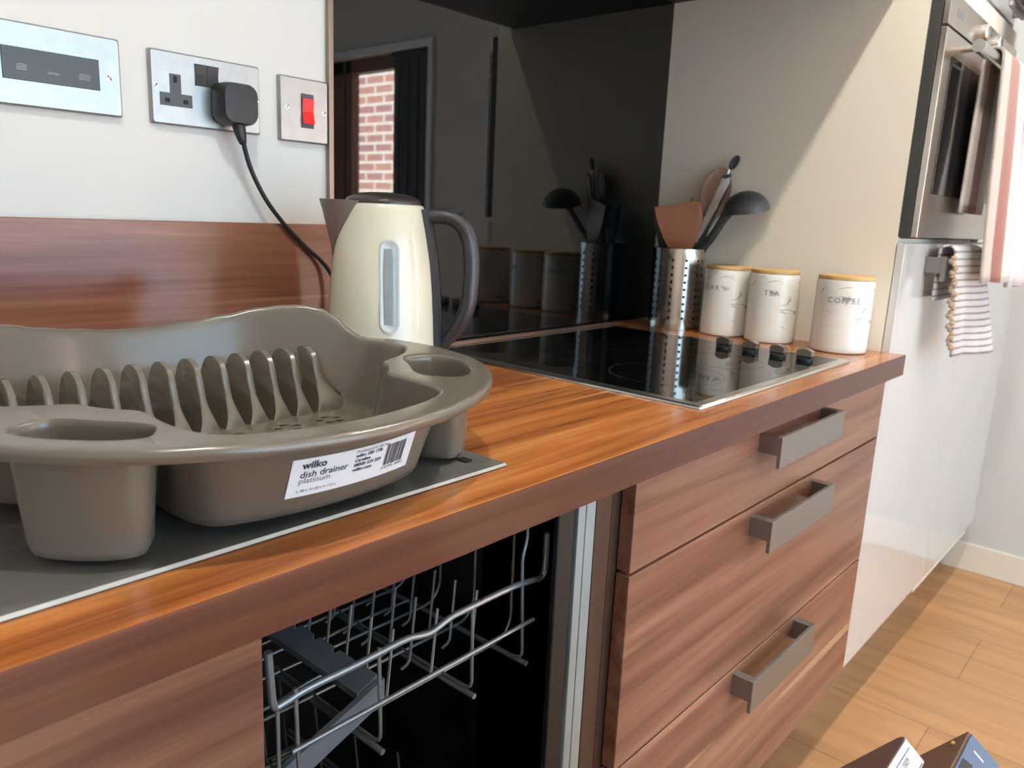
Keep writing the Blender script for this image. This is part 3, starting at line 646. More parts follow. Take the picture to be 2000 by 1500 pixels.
for y in (-0.336, -0.389, -0.441, -0.490):
    bm = B(); loft(bm, [[(1.452 + r * math.cos(2 * PI * i / 24), y + r * math.sin(2 * PI * i / 24), z) for i in range(24)] for r, z in ((0.0145, 0.0048), (0.0145, 0.0085), (0.0115, 0.010))], True, True, True)
    box(bm, 1.4445, 1.4595, y - 0.0125, y + 0.0125, 0.0095, 0.013)
    k = obj('control_knob', bm, 'black', hb, 30)
    bm = B(); prof = [(-0.0132, 0.0128)] + [(-0.0132 + 0.0264 * i / 8, 0.0215 + 0.0042 * math.sin(PI * i / 8)) for i in range(9)] + [(0.0132, 0.0128)]
    prism(bm, prof, lambda a, b: (1.4440, y + a, b), lambda a, b: (1.4600, y + a, b), 0.0008)
    obj('knob_grip', bm, 'steel', k, 40, label='steel grip of the knob')

# ------------------------------------------------------------------ draining board
sk = thing('draining_board', 'stainless steel sink draining board set in the worktop under the drainer', 'sink', (0.1, -0.3, 0.0006))
SX0, SX1, SY0, SY1 = -0.75, 0.6245, -0.5320, -0.045
bm = B(); nx, ny = 150, 96
def board_z(x, y):
    d = min(SX1 - x, y - SY0, SY1 - y)
    if d < 0.0016: return 0.0010 + 0.0024 * (d / 0.0016)
    z = 0.0034 - 0.0016 * max(0.0, min(1.0, (d - 0.010) / 0.010))
    if d > 0.075 and x < 0.55:
        q = ((y - SY0) / 0.042) % 1.0
        if q < 0.32: z += 0.0022 * math.sin(PI * q / 0.32) * min(1, (d - 0.075) / 0.02) * min(1, (0.55 - x) / 0.02)
    return z
xs = [SX1 - 0.0004 * k for k in range(5)] + [SX1 - 0.003 - 0.0045 * k for k in range(14)]
xs += [xs[-1] - (xs[-1] - SX0) * k / 40 for k in range(1, 41)]
ys = [SY0 + 0.0004 * k for k in range(5)] + [SY0 + 0.003 + 0.0042 * k for k in range(115) if SY0 + 0.003 + 0.0042 * k < SY1 - 0.002] + [SY1 - 0.0012, SY1]
G = [[bm.verts.new((x, y, board_z(x, y))) for y in ys] for x in xs]
for i in range(len(xs) - 1):
    for j in range(len(ys) - 1): bm.faces.new((G[i][j], G[i][j + 1], G[i + 1][j + 1], G[i + 1][j]))
for f in (lambda v: 1,): pass
bt = [bm.verts.new((x, y, 0.0004)) for x, y in ((SX1, SY0), (SX1, SY1), (SX0, SY1), (SX0, SY0))]
bm.faces.new(bt)
obj('board', bm, 'sink', sk, 40)
bm = B(); prism(bm, rrect(0.598, 0.6075, -0.5035, -0.490, 0.002, 3), lambda a, b: (a, b, 0.0016), lambda a, b: (a, b, 0.0030)); obj('fixing_slot', bm, 'slot', sk)

# ------------------------------------------------------------------ dish drainer
DX, DY, DA, DB, DN = 0.4340, -0.3815, 0.2365, 0.2000, 2.12
ZT = [(-90, .0820), (-75, .083), (-60, .085), (-40, .0862), (-15, .0870), (5, .0880), (15, .0885), (24, .0872), (28, .0885), (31, .095), (35.5, .1075), (40, .1175), (45, .1212), (52, .1205), (60, .117), (68, .1105), (76, .1055), (86, .1012), (90, .1008)]
def zrim(deg):
    d = (deg + 180) % 360 - 180
    if d > 90: d = 180 - d
    elif d < -90: d = -180 - d
    for (a, za), (b, zb) in zip(ZT, ZT[1:]):
        if d <= b:
            t = (d - a) / (b - a); t = t * t * (3 - 2 * t); return za + (zb - za) * t
    return ZT[-1][1]
def epos(deg):
    c, s = math.cos(math.radians(deg)), math.sin(math.radians(deg)); e = 2 / DN
    return Vector((DX + DA * math.copysign(abs(c) ** e, c), DY + DB * math.copysign(abs(s) ** e, s), 0))
def enorm(deg):
    t = epos(deg + 0.5) - epos(deg - 0.5); t.normalize(); return Vector((t.y, -t.x, 0))
def sst(a, b, x):
    t = max(0.0, min(1.0, (x - a) / (b - a))); return t * t * (3 - 2 * t)
def winset(deg):
    d = (deg + 180) % 360 - 180
    if d > 90: d = 180 - d
    elif d < -90: d = -180 - d
    w = 0.027 - 0.019 * sst(8, 34, d)                       # wide lip in front, thin lip at the back
    w += 0.068 * sst(-66, -42, d) * (1 - sst(-18, 8, d))    # bulge round the cutlery cups
    return w
NA = 144
degs = [360 * k / NA for k in range(NA)]
def eloop(ins, dz): return [epos(d) - enorm(d) * (ins(d) if callable(ins) else ins) + Vector((0, 0, zrim(d) + dz)) for d in degs]
def bottom_loop(z, extra=0.0):
    out = []
    for d in degs:
        dd = (d + 180) % 360 - 180
        if dd > 90: dd = 180 - dd
        elif dd < -90: dd = -180 - dd
        w = winset(d) + 0.026 - 0.002 * sst(0, 40, dd) - 0.010 * sst(-66, -42, dd) * (1 - sst(-18, 8, dd)) + extra
        p = epos(d) - enorm(d) * w; p.z = z; out.append(p)
    return out
FX = [0.5895 - 0.0268 * k for k in range(13)]                   # plate fins
floor_z = 0.0105
dd_ = thing('dish_drainer', 'grey plastic dish drainer with paper label, standing empty on the draining board', 'dish drainer', (DX, DY, 0.0036))
bm = B()
O = [eloop(0.0006, -0.0082), eloop(0.0, -0.0038), eloop(0.0004, -0.0018), eloop(0.0015, -0.0005), eloop(0.0032, 0.0)]
Bq = [eloop(lambda d: winset(d) - 0.0030, 0.0), eloop(lambda d: winset(d) - 0.0012, -0.0005), eloop(lambda d: winset(d), -0.0022), eloop(lambda d: winset(d) + 0.0012, -0.007)]
bl_ = bottom_loop(floor_z + 0.010, -0.004); bl2 = bottom_loop(floor_z + 0.003, 0.0); bl3 = bottom_loop(floor_z, 0.006)
# cups
def cup_pts(side, ins, k=20):
    """rounded cup outline lying under the lip between two insets"""
    a0, a1, w0, w1 = (-47, -8, 0.016, 0.075) if side > 0 else (-53, -22, 0.017, 0.064)
    out = []
    for i in range(k * 2):
        t = 2 * PI * i / (k * 2); c, s = math.cos(t), math.sin(t); e = 0.62
        u = math.copysign(abs(c) ** e, c); v = math.copysign(abs(s) ** e, s)
        dg = (a0 + a1) / 2 + (a1 - a0) / 2 * (1 - ins * 16) * u
        w = (w0 + w1) / 2 + (w1 - w0) / 2 * (1 - ins * 34) * v
        p = epos(dg) - enorm(dg) * w; p.z = zrim(dg)
        if side < 0: p.x = 2 * DX - p.x
        out.append(p)
    return out
VO = loft(bm, O); VB = loft(bm, Bq + [bl_, bl2, bl3])
cups = []
for sd in (1, -1):
    L0 = cup_pts(sd, 0.0); cen = sum(L0, Vector()) / len(L0)
    def cl(sc, z, sh=0.0): return [Vector((cen.x + (p.x - cen.x) * sc, cen.y + (p.y - cen.y) * sc + sh, z if z is not None else p.z)) for p in L0]
    lo = [L0, [Vector((cen.x + (p.x - cen.x) * .975, cen.y + (p.y - cen.y) * .975, p.z - 0.0012)) for p in L0], [Vector((cen.x + (p.x - cen.x) * .955, cen.y + (p.y - cen.y) * .955, p.z - 0.006)) for p in L0], cl(0.86, 0.030), cl(0.83, 0.013), cl(0.78, 0.0075), cl(0.66, 0.0058)]
    V = loft(bm, lo, True, False, True); cups.append(V)
def edges_of(vs): return [bm.edges.get((vs[i], vs[(i + 1) % len(vs)])) for i in range(len(vs))]
bmesh.ops.triangle_fill(bm, use_beauty=True, use_dissolve=False, edges=edges_of(VO[-1]) + edges_of(VB[0]) + edges_of(cups[0][0]) + edges_of(cups[1][0]), normal=(0, 0, 1))
holes = []
for a, b in zip(FX, FX[1:]):
    holes.append(rrect(b + 0.0072, a - 0.0072, -0.289, -0.222, 0.004, 3))
for cx in (0.585, 0.535, 0.485, 0.435, 0.385, 0.335):
    for k in range(5):
        a = 2 * PI * k / 5 + 0.3; r = 0.0112
        hx, hy = cx - 0.012 + r * math.cos(a), -0.325 + r * math.sin(a)
        holes.append([(hx + 0.0054 * math.cos(2 * PI * i / 10), hy + 0.0046 * math.sin(2 * PI * i / 10)) for i in range(10)])
es = edges_of(VB[-1])
for h in holes:
    vs = [bm.verts.new((p[0], p[1], floor_z)) for p in h]; es += [bm.edges.new((vs[i], vs[(i + 1) % len(vs)])) for i in range(len(vs))]
bmesh.ops.triangle_fill(bm, use_beauty=True, use_dissolve=False, edges=es, normal=(0, 0, 1))
body = obj('tray_body', bm, 'plastic', dd_, 50, mods=[('SOLIDIFY', dict(thickness=0.0026, offset=0.0)), ('WEIGHTED_NORMAL', dict(keep_sharp=True))])
for x in FX:
    bm = B(); first = x == FX[0]
    prof = [(-0.2960, floor_z), (-0.2925, 0.022), (-0.2850, 0.036), (-0.2790, 0.052), (-0.2750, 0.066), (-0.2690, 0.0745), (-0.2590, 0.0785), (-0.2490, 0.0782), (-0.2400, 0.0735), (-0.2330, 0.062), (-0.2270, 0.044), (-0.2190, 0.026), (-0.2130, floor_z)]
    prof = [(p.x, p.y) for p in spline([(a, b, 0) for a, b in prof], 3)]
    n = len(prof); loops = []
    cyv = -0.2545
    for dx, sc in ((-1, 0.975), (-0.72, 1.0), (0.72, 1.0), (1, 0.975)):
        loops.append([(x + dx * (0.0036 + (0.0082 if not (first and dx > 0) else 0.030) * max(0, (0.046 - z) / 0.036) ** (2.2 if not (first and dx > 0) else 1.3) + (0.006 * max(0, (0.0785 - z) / 0.07) if first and dx > 0 else 0)), cyv + (y - cyv) * sc, floor_z + (z - floor_z) * sc) for y, z in prof])
    loft(bm, loops, True, True, True)
    obj('plate_fin', bm, 'plastic', dd_, 45)
# paper label on the front wall
def wall_pt(xq, s, off):
    P = [a.lerp(b, s) for a, b in zip(Bq[3], bl_)]
    best = None
    for p, q in zip(P, P[1:] + P[:1]):
        if p.y < DY and q.y < DY and min(p.x, q.x) <= xq <= max(p.x, q.x) and abs(q.x - p.x) > 1e-6:
            t = (xq - p.x) / (q.x - p.x); r = p.lerp(q, t)
            if best is None or r.y < best.y: best = r
    return best + Vector((0, -off, 0))
LX0, LX1, LS0, LS1 = 0.385, 0.5005, 0.30, 0.87
LWID, LHEI = LX1 - LX0, 0.034
def lab(a, b, off=0.0022):                                     # a,b in 0..1 from lower left
    return wall_pt(LX0 + LWID * a, LS1 + (LS0 - LS1) * b, off)
bm = B(); na, nb_ = 28, 6
ga = [i / na for i in range(na + 1)]; gb = [j / nb_ for j in range(nb_ + 1)]
def lrow(off): return [[bm.verts.new(lab(a, b, off)) for b in gb] for a in ga]
GA, GB_ = lrow(0.0021), lrow(0.0014)
for i in range(na):
    for j in range(nb_): bm.faces.new((GA[i][j], GA[i + 1][j], GA[i + 1][j + 1], GA[i][j + 1]))
st = obj('paper_label', bm, 'label', dd_, 60, label='white paper label with black print')
def tl(bm, body, x, y, size, bold=0.0, space=1.0):
    text_bm(bm, body, size, lambda a, b: lab(min(0.985, x + a / LWID), max(0.02, y + b / LHEI), 0.00245), bold, space=space)
def pr(name, m, *lines):
    bm = B()
    for q in lines: tl(bm, *q)
    return obj(name, bm, m, st, None, normals=False)
pr('product_print', 'ink', ('wilko', 0.070, 0.735, 0.0088, 0.00022)); pr('product_print', 'ink', ('dish drainer', 0.065, 0.50, 0.0082, 0.00006))
pr('address_print', 'ink', ('wilko S80 1YB', 0.455, 0.745, 0.0044, 0.00008), ('Careline', 0.455, 0.615, 0.0044, 0.0001), ('08000 329 329', 0.455, 0.485, 0.0044, 0.0001), ('wilko.com', 0.455, 0.355, 0.0044, 0.0001))
pr('address_print', 'ink_grey', ('Produced in UK for', 0.455, 0.865, 0.0040))
pr('product_print', 'ink_grey', ('platinum', 0.065, 0.345, 0.0074)); pr('size_print', 'ink_grey', ('L 48 x W 38 x H 12cm', 0.065, 0.115, 0.0034))
bm = B(); rng = random.Random(8); x = 0.725
while x < 0.905:
    w = rng.choice((0.004, 0.004, 0.008, 0.012))
    v = [bm.verts.new(lab(a, b, 0.0024)) for a, b in ((x, 0.27), (x + w, 0.27), (x + w, 0.87), (x, 0.87))]; bm.faces.new(v); x += w + rng.choice((0.004, 0.006, 0.009))
tl(bm, '5 027596 304587', 0.715, 0.17, 0.0036)
obj('barcode', bm, 'ink', st, None, normals=False)

# ------------------------------------------------------------------ kettle
KX, KY = 0.766, -0.174
kt = thing('kettle', 'cream electric kettle with grey spout and dark handle behind the drainer', 'kettle', (KX, KY, 0.0006), math.radians(-48.9), None, True)
def KR(z):                                                     # body radius at height
    T = [(0.016, .0735), (.05, .0728), (.09, .0712), (.13, .0688), (.165, .0655), (.20, .0598), (.225, .0548), (.24, .0520)]
    for (a, ra), (b, rb) in zip(T, T[1:]):
        if z <= b: t = max(0, (z - a) / (b - a)); return ra + (rb - ra) * t
    return T[-1][1]
bm = B(); zs = [0.0165 + (0.2345 - 0.0165) * k / 30 for k in range(31)]
lathe(bm, [(KR(0.017) - 0.003, 0.0155)] + [(KR(z), z) for z in zs] + [(KR(.236) - 0.0015, 0.2370), (KR(.236) - 0.006, 0.2382)], seg=64)
kb = obj('body', bm, 'cream', kt, 35)
bm = B(); lathe(bm, [(0.070, 0.0), (0.0755, 0.001), (0.0765, 0.010), (0.0745, 0.0150), (0.060, 0.0152)], seg=56); obj('power_base', bm, 'black', kt, 35)
bm = B(); lathe(bm, [(0.0485, 0.2370), (0.0490, 0.2400), (0.0475, 0.2435), (0.040, 0.2478), (0.028, 0.2508), (0.012, 0.2522), (0.002, 0.2525)], seg=48); obj('lid', bm, 'lid_plastic', kt, 45)
# spout: V-shaped lip on -x side
bm = B(); rows = []
nz, nphi = 14, 24
def spoint(s, q):                                              # s 0 bottom..1 top, q -1..1 around
    z = 0.166 + (0.2400 - 0.166) * s
    half = math.radians(4 + 58 * s ** 0.85); ph = PI + half * q
    r = KR(z) + 0.0012 + (0.031 * s ** 1.15) * (1 - abs(q)) ** 0.9
    return Vector((r * math.cos(ph), r * math.sin(ph), z + 0.0012 * s * (1 - abs(q))))
for k in range(nz + 1):
    rows.append([spoint(k / nz, -1 + 2 * i / nphi) for i in range(nphi + 1)])
inn = []
for k in range(nz + 1):
    r_in = []
    for i in range(nphi + 1):
        p = rows[k][i]; R0 = KR(min(p.z, .236)) - 0.004; a = math.atan2(p.y, p.x); r_in.append(Vector((R0 * math.cos(a), R0 * math.sin(a), p.z)))
    inn.append(r_in)
VR = [[bm.verts.new(p) for p in r] for r in rows]; VI = [[bm.verts.new(p) for p in r] for r in inn]
for k in range(nz):
    for i in range(nphi): bm.faces.new((VR[k][i], VR[k][i + 1], VR[k + 1][i + 1], VR[k + 1][i])); bm.faces.new((VI[k][i], VI[k + 1][i], VI[k + 1][i + 1], VI[k][i + 1]))
for i in range(nphi):
    bm.faces.new((VR[0][i], VI[0][i], VI[0][i + 1], VR[0][i + 1])); bm.faces.new((VR[nz][i], VR[nz][i + 1], VI[nz][i + 1], VI[nz][i]))
for k in range(nz):
    bm.faces.new((VR[k][0], VR[k + 1][0], VI[k + 1][0], VI[k][0])); bm.faces.new((VR[k][nphi], VI[k][nphi], VI[k + 1][nphi], VR[k + 1][nphi]))
obj('spout', bm, 'taupe', kt, 50, label='taupe grey spout')
# handle: spine down the body plus D loop
bm = B(); lo = []
for k in range(25):
    z = 0.002 + (0.2325 - 0.002) * k / 24; r = KR(max(z, .017)) - 0.003; w = 0.0155
    lo.append([(r, -w, z), (r + 0.0085, -w * 0.92, z), (r + 0.0112, -w * 0.6, z), (r + 0.0112, w * 0.6, z), (r + 0.0085, w * 0.92, z), (r, w, z)])
loft(bm, lo, True, True, True)
pth = spline([(0.058, 0, 0.2230), (0.078, 0, 0.2255), (0.098, 0, 0.2195), (0.111, 0, 0.2020), (0.1165, 0, 0.172), (0.1165, 0, 0.135), (0.1130, 0, 0.105), (0.103, 0, 0.082), (0.090, 0, 0.064), (0.0775, 0, 0.050)], 6)
rad = [1.0 + 0.12 * math.sin(PI * k / len(pth)) - 0.38 * max(0, (k / len(pth) - 0.72) / 0.28) for k in range(len(pth))]
tube(bm, pth, 0.0098, 18, 0.0135, up=(0, 0, 1), radii=rad)
hd = obj('handle', bm, 'dark_plastic', kt, 40, label='dark grey handle')
bm = B(); box(bm, 0.091, 0.1055, -0.008, 0.008, 0.2290, 0.2325, 0.0012); obj('switch', bm, 'black', hd)
# water gauge on the side facing the room
GPH = -PI / 2 + math.radians(17)
def gau(bm, w, z0, z1, off0, off1, n=14):
    out = rrect(-w, w, z0, z1, w * 0.999, n)
    def mp(a, z, off): r = KR(z) + off; p = GPH + a / KR(z); return (r * math.cos(p), r * math.sin(p), z)
    def ring(sc, off): 
        return [mp(a * sc, (z0 + z1) / 2 + (z - (z0 + z1) / 2) * (1 - (1 - sc) * w / ((z1 - z0) / 2)), off) for a, z in out]
    V = loft(bm, [ring(1.0, off0), ring(0.97, off1), ring(0.80, off1), ring(0.74, off1 - 0.0006)])
    vs = V[-1]; m = len(vs)
    # fill with horizontal strips: pair left/right points
    half = m // 2
    es_ = [bm.edges.get((vs[i], vs[(i + 1) % m])) for i in range(m)]
    bmesh.ops.triangle_fill(bm, use_beauty=True, use_dissolve=False, edges=es_)
bm = B(); gau(bm, 0.0128, 0.078, 0.194, 0.0002, 0.0020); wg = obj('water_gauge', bm, 'gauge', kb, 40, label='clear grey water gauge')
bm = B()
def gp(a, z, off=0.0026): r = KR(z) + off; p = GPH + a / KR(z); return (r * math.cos(p), r * math.sin(p), z)
loopg = rrect(-0.0072, 0.0072, 0.086, 0.186, 0.0071, 8); nseg = 20
colr = [[gp(-0.0068 + 0.0136 * i / 4, 0.089 + 0.094 * k / nseg, 0.0021) for i in range(5)] for k in range(nseg + 1)]
loft(bm, colr, False); obj('gauge_window', bm, 'gauge_in', wg, 60)
bm = B()
for k in range(12):
    z = 0.092 + k * 0.0064; w = 0.0042 if k % 2 == 0 else 0.0025
    v = [bm.verts.new(gp(a, zz, 0.0025)) for a, zz in ((0.0, z), (w, z), (w, z + 0.0011), (0.0, z + 0.0011))]; bm.faces.new(v)
for s, z in (('MAX', 0.169), ('1.7', 0.161), ('1.0', 0.121), ('0.5', 0.098)):
    text_bm(bm, s, 0.0048, lambda a, b, z=z: gp(-0.0050 + a, z + b, 0.0025), 0.0001)
obj('scale_print', bm, 'ink_grey', wg, normals=False)
# cord and plug (modelled in world space, brought into the kettle's frame)
Kinv = (Matrix.Translation((KX, KY, 0.0006)) @ Matrix.Rotation(math.radians(-48.9), 4, 'Z')).inverted()
def wobj(name, bm, *a, **k): bmesh.ops.transform(bm, matrix=Kinv, verts=bm.verts); return obj(name, bm, *a, **k)
bm = B(); tube(bm, spline([(0.6478, -0.0330, 0.322), (0.6544, -0.028, 0.3008), (0.6648, -0.024, 0.2757), (0.6803, -0.022, 0.2482), (0.6953, -0.0215, 0.2272), (0.7187, -0.0215, 0.2015), (0.7517, -0.022, 0.1718), (0.7711, -0.025, 0.1558), (0.7853, -0.030, 0.1366), (0.7950, -0.036, 0.105), (0.800, -0.048, 0.05), (0.797, -0.068, 0.010), (0.790, -0.095, 0.007), (0.785, -0.110, 0.0065)], 7), 0.0031, 10)
wobj('power_cord', bm, 'black', kt, 60, label='black power cord')
bm = B(); out = []
for x, z in rrect(0.6205, 0.6705, 0.3285, 0.3800, 0.014, 6): out.append((x, z))
cxp, czp = 0.6455, 0.3545
def pl(sc, y): return [(cxp + (x - cxp) * sc, y, czp + (z - czp) * sc) for x, z in out]
loft(bm, [pl(0.93, -0.0076), pl(1.0, -0.012), pl(1.0, -0.026), pl(0.97, -0.036), pl(0.90, -0.0400), pl(0.55, -0.0405)], True, True, True)
tube(bm, [(0.6465, -0.026, 0.334), (0.6470, -0.030, 0.322), (0.6480, -0.0325, 0.3125), (0.6505, -0.031, 0.3065)], 0.0088, 14, 0.0078, radii=[1.0, 0.92, 0.72, 0.52])
wobj('plug', bm, 'black', kt, 40, label='black three pin plug')

# ------------------------------------------------------------------ canisters
def canister(name, word, label, x, y, r, ang, z_h=0.1375, letter=0.0148, spc=1.25):
    root = thing(name, label, 'canister', (x, y, 0.0006), 0, 'marbled storage canisters on the worktop', True)
    bm = B(); lathe(bm, [(r - 0.004, 0.0), (r - 0.001, 0.0012), (r, 0.005)] + [(r, 0.01 + (z_h - 0.014) * k / 6) for k in range(7)] + [(r - 0.0012, z_h), (r - 0.004, z_h + 0.0004)], seg=64)
    j = obj('jar', bm, 'marble', root, 40)
    bm = B(); lathe(bm, [(r - 0.002, z_h + 0.0006), (r - 0.0012, z_h + 0.0012), (r - 0.0012, z_h + 0.0066), (r - 0.003, z_h + 0.0078)], seg=56)
    obj('lid', bm, 'bamboo', root, 40, label='pale bamboo lid')
    bm = B()
    def mp(a, b): p = ang + a / r; return ((r + 0.0004) * math.cos(p), (r + 0.0004) * math.sin(p), 0.0955 + b)
    text_bm(bm, word, letter, mp, 0.0001, 'CENTER', spc)
    obj('lettering', bm, 'ink_grey', j, normals=False)
    return root
canister('canister', 'SUGAR', 'marbled sugar canister next to the utensil pot, partly hidden behind the tea canister', 1.657, -0.2288, 0.0488, math.radians(157))
canister('canister', 'TEA', 'marbled tea canister between the sugar and coffee canisters', 1.655, -0.3337, 0.0496, math.radians(199))
canister('canister', 'COFFEE', 'marbled coffee canister standing apart at the front corner of the worktop', 1.655, -0.4752, 0.0525, math.radians(199))

# ------------------------------------------------------------------ utensil pot and utensils
PX, PY, PR, PH = 1.655, -0.1085, 0.0565, 0.1735
up_ = thing('utensil_pot', 'round perforated steel utensil pot in the corner by the splashback', 'utensil holder', (PX, PY, 0.0006), 0, None, True)
bm = B(); loops = []
circ = 2 * PI * PR; N = 72
outl = [(circ * i / N, 0.0) for i in range(N)] + [(circ, 0.0)] + [(circ * (N - i) / N, PH) for i in range(N)] + [(0.0, PH)]
hl = [outl]
a0 = math.radians(207)
for g in range(6):
    for c in range(3):
        ang = (g * 60 + (c - 1) * 15.0 + 6) % 360
        u = circ * ang / 360
        if u < 0.006 or u > circ - 0.006: continue
        for rw in range(9):
            z = 0.0255 + rw * 0.0156
            hl.append([(u + 0.0032 * math.cos(2 * PI * i / 10), z + 0.0032 * math.sin(2 * PI * i / 10)) for i in range(10)])
fill(bm, hl)
bmesh.ops.subdivide_edges(bm, edges=[e for e in bm.edges if abs(e.verts[0].co.x - e.verts[1].co.x) > circ / 40], cuts=2)
for v in bm.verts:
    th = a0 + v.co.x / PR; v.co = Vector((PR * math.cos(th), PR * math.sin(th), v.co.y))
bmesh.ops.remove_doubles(bm, verts=bm.verts, dist=0.0002)
for f in bm.faces: f.smooth = True
obj('pot_wall', bm, 'stainless_pot', up_, 60, mods=[('SOLIDIFY', dict(thickness=0.0010, offset=-1.0, use_rim=False))])
bm = B(); lathe(bm, [(PR - 0.003, 0.0), (PR - 0.0012, 0.0006), (PR - 0.0012, 0.002)], seg=56); obj('pot_base', bm, 'stainless_pot', up_, 40)
bm = B(); loft(bm, [[((PR + dr) * math.cos(2 * PI * i / 64), (PR + dr) * math.sin(2 * PI * i / 64), PH + dz_) for i in range(64)] for dr, dz_ in ((-0.0014, -0.001), (-0.0014, 0.0012), (0.0004, 0.0012), (0.0004, -0.001))], ring=True); obj('pot_rim', bm, 'stainless_pot', up_, 40)
EL = Vector((0.494, -0.87, 0)); EV = Vector((0.87, 0.494, 0))         # across the view / away from the camera
def UP(u, v, depth=0.0):                                           # photo-plane position through the pot's axis
    lat = (u - 1321) / 852; z = 0.173 + (483 - v) / 905
    return Vector((PX, PY, 0)) + EL * lat + EV * depth + Vector((0, 0, z))
def flat(bm, pts, depth, th, lean=0.0, bev=0.0012):
    prism(bm, pts, lambda u, v: UP(u, v, depth + th + lean * (483 - v) / 905), lambda u, v: UP(u, v, depth + lean * (483 - v) / 905), bev)
def stick(bm, path, r, ry=None, seg=10, radii=None): tube(bm, path, r, seg, ry, up=EV, radii=radii)
BASE = lambda lat, dep: Vector((PX, PY, 0.006)) + EL * lat + EV * dep
t = thing('spatula', 'tan brown spatula with a slanted edge leaning in the utensil pot', 'spatula', tuple(BASE(0.012, -0.02)), 0, 'kitchen utensils in the steel pot')
bm = B(); flat(bm, [(1269, 404), (1300, 397), (1341, 388), (1351, 392), (1357, 412), (1357, 432), (1350, 462), (1341, 490), (1306, 490), (1290, 462), (1277, 432)], -0.030, 0.004, 0.0)
obj('blade', bm, 'spatula', t, 40)
bm = B(); stick(bm, [UP(1324, 480, -0.028), UP(1326, 560, -0.024), BASE(0.010, -0.018)], 0.006); obj('handle', bm, 'spatula', t, 40)
t = thing('wooden_spoon', 'pale wooden spoon with a wide oval bowl, tallest blade in the utensil pot', 'spoon', tuple(BASE(0.02, 0.015)), 0, 'kitchen utensils in the steel pot')
bm = B()
rows = []
for k in range(11):
    s = -1 + 2 * k / 10; rows.append((s, math.sqrt(max(0.0, 1 - s * s))))
cen = (1378, 372); ax = Vector((0.16, -1.0)).normalized()
lp0 = []; lp1 = []
for i in range(40):
    a = 2 * PI * i / 40; du, dv = 27 * math.cos(a), 51 * math.sin(a)
    u = cen[0] + du * (-ax.y) + dv * ax.x; v = cen[1] + du * ax.x + dv * ax.y
    lp0.append((u, v))
def sc2(k): return [(cen[0] + (u - cen[0]) * k, cen[1] + (v - cen[1]) * k) for u, v in lp0]
loft(bm, [[UP(u, v, 0.022) for u, v in sc2(0.3)], [UP(u, v, 0.020) for u, v in sc2(0.8)], [UP(u, v, 0.014) for u, v in sc2(1.0)], [UP(u, v, 0.011) for u, v in sc2(0.97)], [UP(u, v, 0.0155) for u, v in sc2(0.75)], [UP(u, v, 0.018) for u, v in sc2(0.3)]], True, True, True)
obj('spoon_bowl', bm, 'spoon_wood', t, 50)
bm = B(); stick(bm, [UP(1371, 418, 0.014), UP(1355, 483, 0.014), BASE(0.012, 0.014)], 0.0052); obj('handle', bm, 'spoon_wood', t, 40)
t = thing('ladle', 'dark grey ladle with its bowl turned down, rightmost in the utensil pot', 'ladle', tuple(BASE(0.0, 0.0)), 0, 'kitchen utensils in the steel pot')
bm = B(); c0 = UP(1431, 404, -0.060); rb = 0.0475
axu = (Vector((0, 0, 1)) - EV * 0.16 - EL * 0.16).normalized(); e1 = (EL - axu * EL.dot(axu)).normalized(); e2 = axu.cross(e1)
def dome(k): return [[c0 + axu * (rb * k * 0.86 * math.sin(t_)) + e1 * (rb * k * math.cos(t_) * math.cos(2 * PI * i / 36)) + e2 * (rb * k * math.cos(t_) * math.sin(2 * PI * i / 36)) for i in range(36)] for t_ in [PI / 2 * q / 9 * 0.985 for q in range(10)]]
loft(bm, dome(1.0)[::-1] + dome(0.94), True, True, True)
obj('ladle_bowl', bm, 'ladle', t, 50)
bm = B(); stick(bm, spline([UP(1402, 404, -0.060), UP(1392, 424, -0.048), UP(1378, 454, -0.030), UP(1360, 486, -0.012), UP(1340, 550, -0.002), BASE(0.010, 0.006)], 5), 0.0042, 0.0080, radii=[1.7, 1.6, 1.5, 1.4, 1.3, 1.25] + [1.2] * 20)
obj('handle', bm, 'ladle', t, 40)
t = thing('turner', 'black turner handle with a beige grip standing between spatula and ladle', 'turner', tuple(BASE(0.01, -0.012)), 0, 'kitchen utensils in the steel pot')
bm = B(); flat(bm, [(1388, 338), (1400, 339), (1400, 352), (1362, 447), (1350, 470), (1345, 462)], -0.014, 0.006); obj('grip', bm, 'handle_beige', t, 40)
bm = B(); flat(bm, [(1383, 340), (1401, 334), (1402, 341), (1390, 345)], -0.0145, 0.007)
flat(bm, [(1397, 360), (1402, 352), (1372, 440), (1358, 492), (1340, 492), (1347, 470), (1364, 447)], -0.013, 0.006); obj('shaft', bm, 'black', t, 40)
bm = B(); stick(bm, [UP(1352, 490, -0.010), BASE(0.008, -0.012)], 0.005); obj('lower_shaft', bm, 'black', t, 40)
t = thing('whisk', 'thin utensil whose black oval hanging end stands highest in the pot', 'utensil', tuple(BASE(-0.004, 0.008)), 0, 'kitchen utensils in the steel pot')
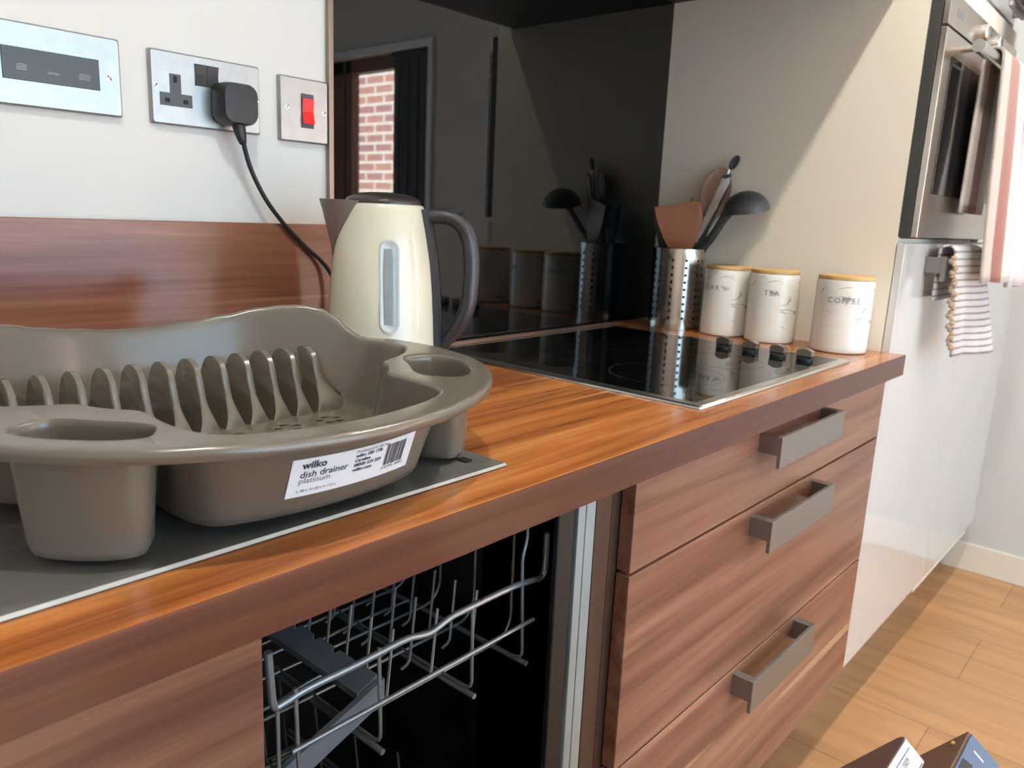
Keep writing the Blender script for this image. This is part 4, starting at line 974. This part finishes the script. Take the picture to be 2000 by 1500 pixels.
bm = B(); stick(bm, [UP(1397, 326, 0.001), UP(1376, 420, 0.002), BASE(-0.004, 0.008)], 0.0028); obj('shaft', bm, 'steel', t, 40)
bm = B(); cc = (1405.5, 313); lpz = []
for i in range(25):
    a = 2 * PI * i / 24; du, dv = 5.0 * math.cos(a), 11 * math.sin(a); lpz.append(UP(cc[0] + du - dv * 0.45, cc[1] + dv + du * 0.3, 0.001))
tube(bm, lpz, 0.0028, 8); 
flat(bm, [(cc[0] + 3.6 * math.cos(2 * PI * i / 16) - 8.5 * math.sin(2 * PI * i / 16) * .45, cc[1] + 8.5 * math.sin(2 * PI * i / 16)) for i in range(16)], 0.0002, 0.0016, 0, 0)
obj('hanging_loop', bm, 'black', t, 50)
t = thing('slotted_spoon', 'shiny steel spoon stem low between the turner and the ladle', 'spoon', tuple(BASE(0.016, 0.004)), 0, 'kitchen utensils in the steel pot')
bm = B(); stick(bm, spline([UP(1388, 414, 0.030), UP(1379, 434, 0.028), UP(1366, 464, 0.024), UP(1357, 486, 0.021), UP(1350, 540, 0.022), BASE(0.022, 0.024)], 4), 0.0045, 0.0085); obj('stem', bm, 'steel', t, 40)
t = thing('fish_slice', 'black slotted slice half hidden behind the tan spatula at the left of the pot', 'spatula', tuple(BASE(-0.02, 0.02)), 0, 'kitchen utensils in the steel pot')
bm = B(); flat(bm, [(1266, 402), (1330, 396), (1326, 430), (1308, 492), (1285, 492), (1272, 440)], 0.004, 0.003); obj('blade', bm, 'black', t, 40)
bm = B(); stick(bm, [UP(1297, 488, 0.005), BASE(-0.016, 0.018)], 0.005); obj('handle', bm, 'black', t, 40)
t = thing('wooden_stick', 'small olive wooden tip showing above the tan spatula', 'utensil', tuple(BASE(0.0, 0.02)), 0, 'kitchen utensils in the steel pot')
bm = B(); stick(bm, [UP(1338, 382, -0.006), UP(1334, 396, -0.004), UP(1330, 480, 0.004), BASE(0.0, 0.018)], 0.006, radii=[0.55, 1, 1, 1]); obj('stick', bm, 'olive', t, 40)
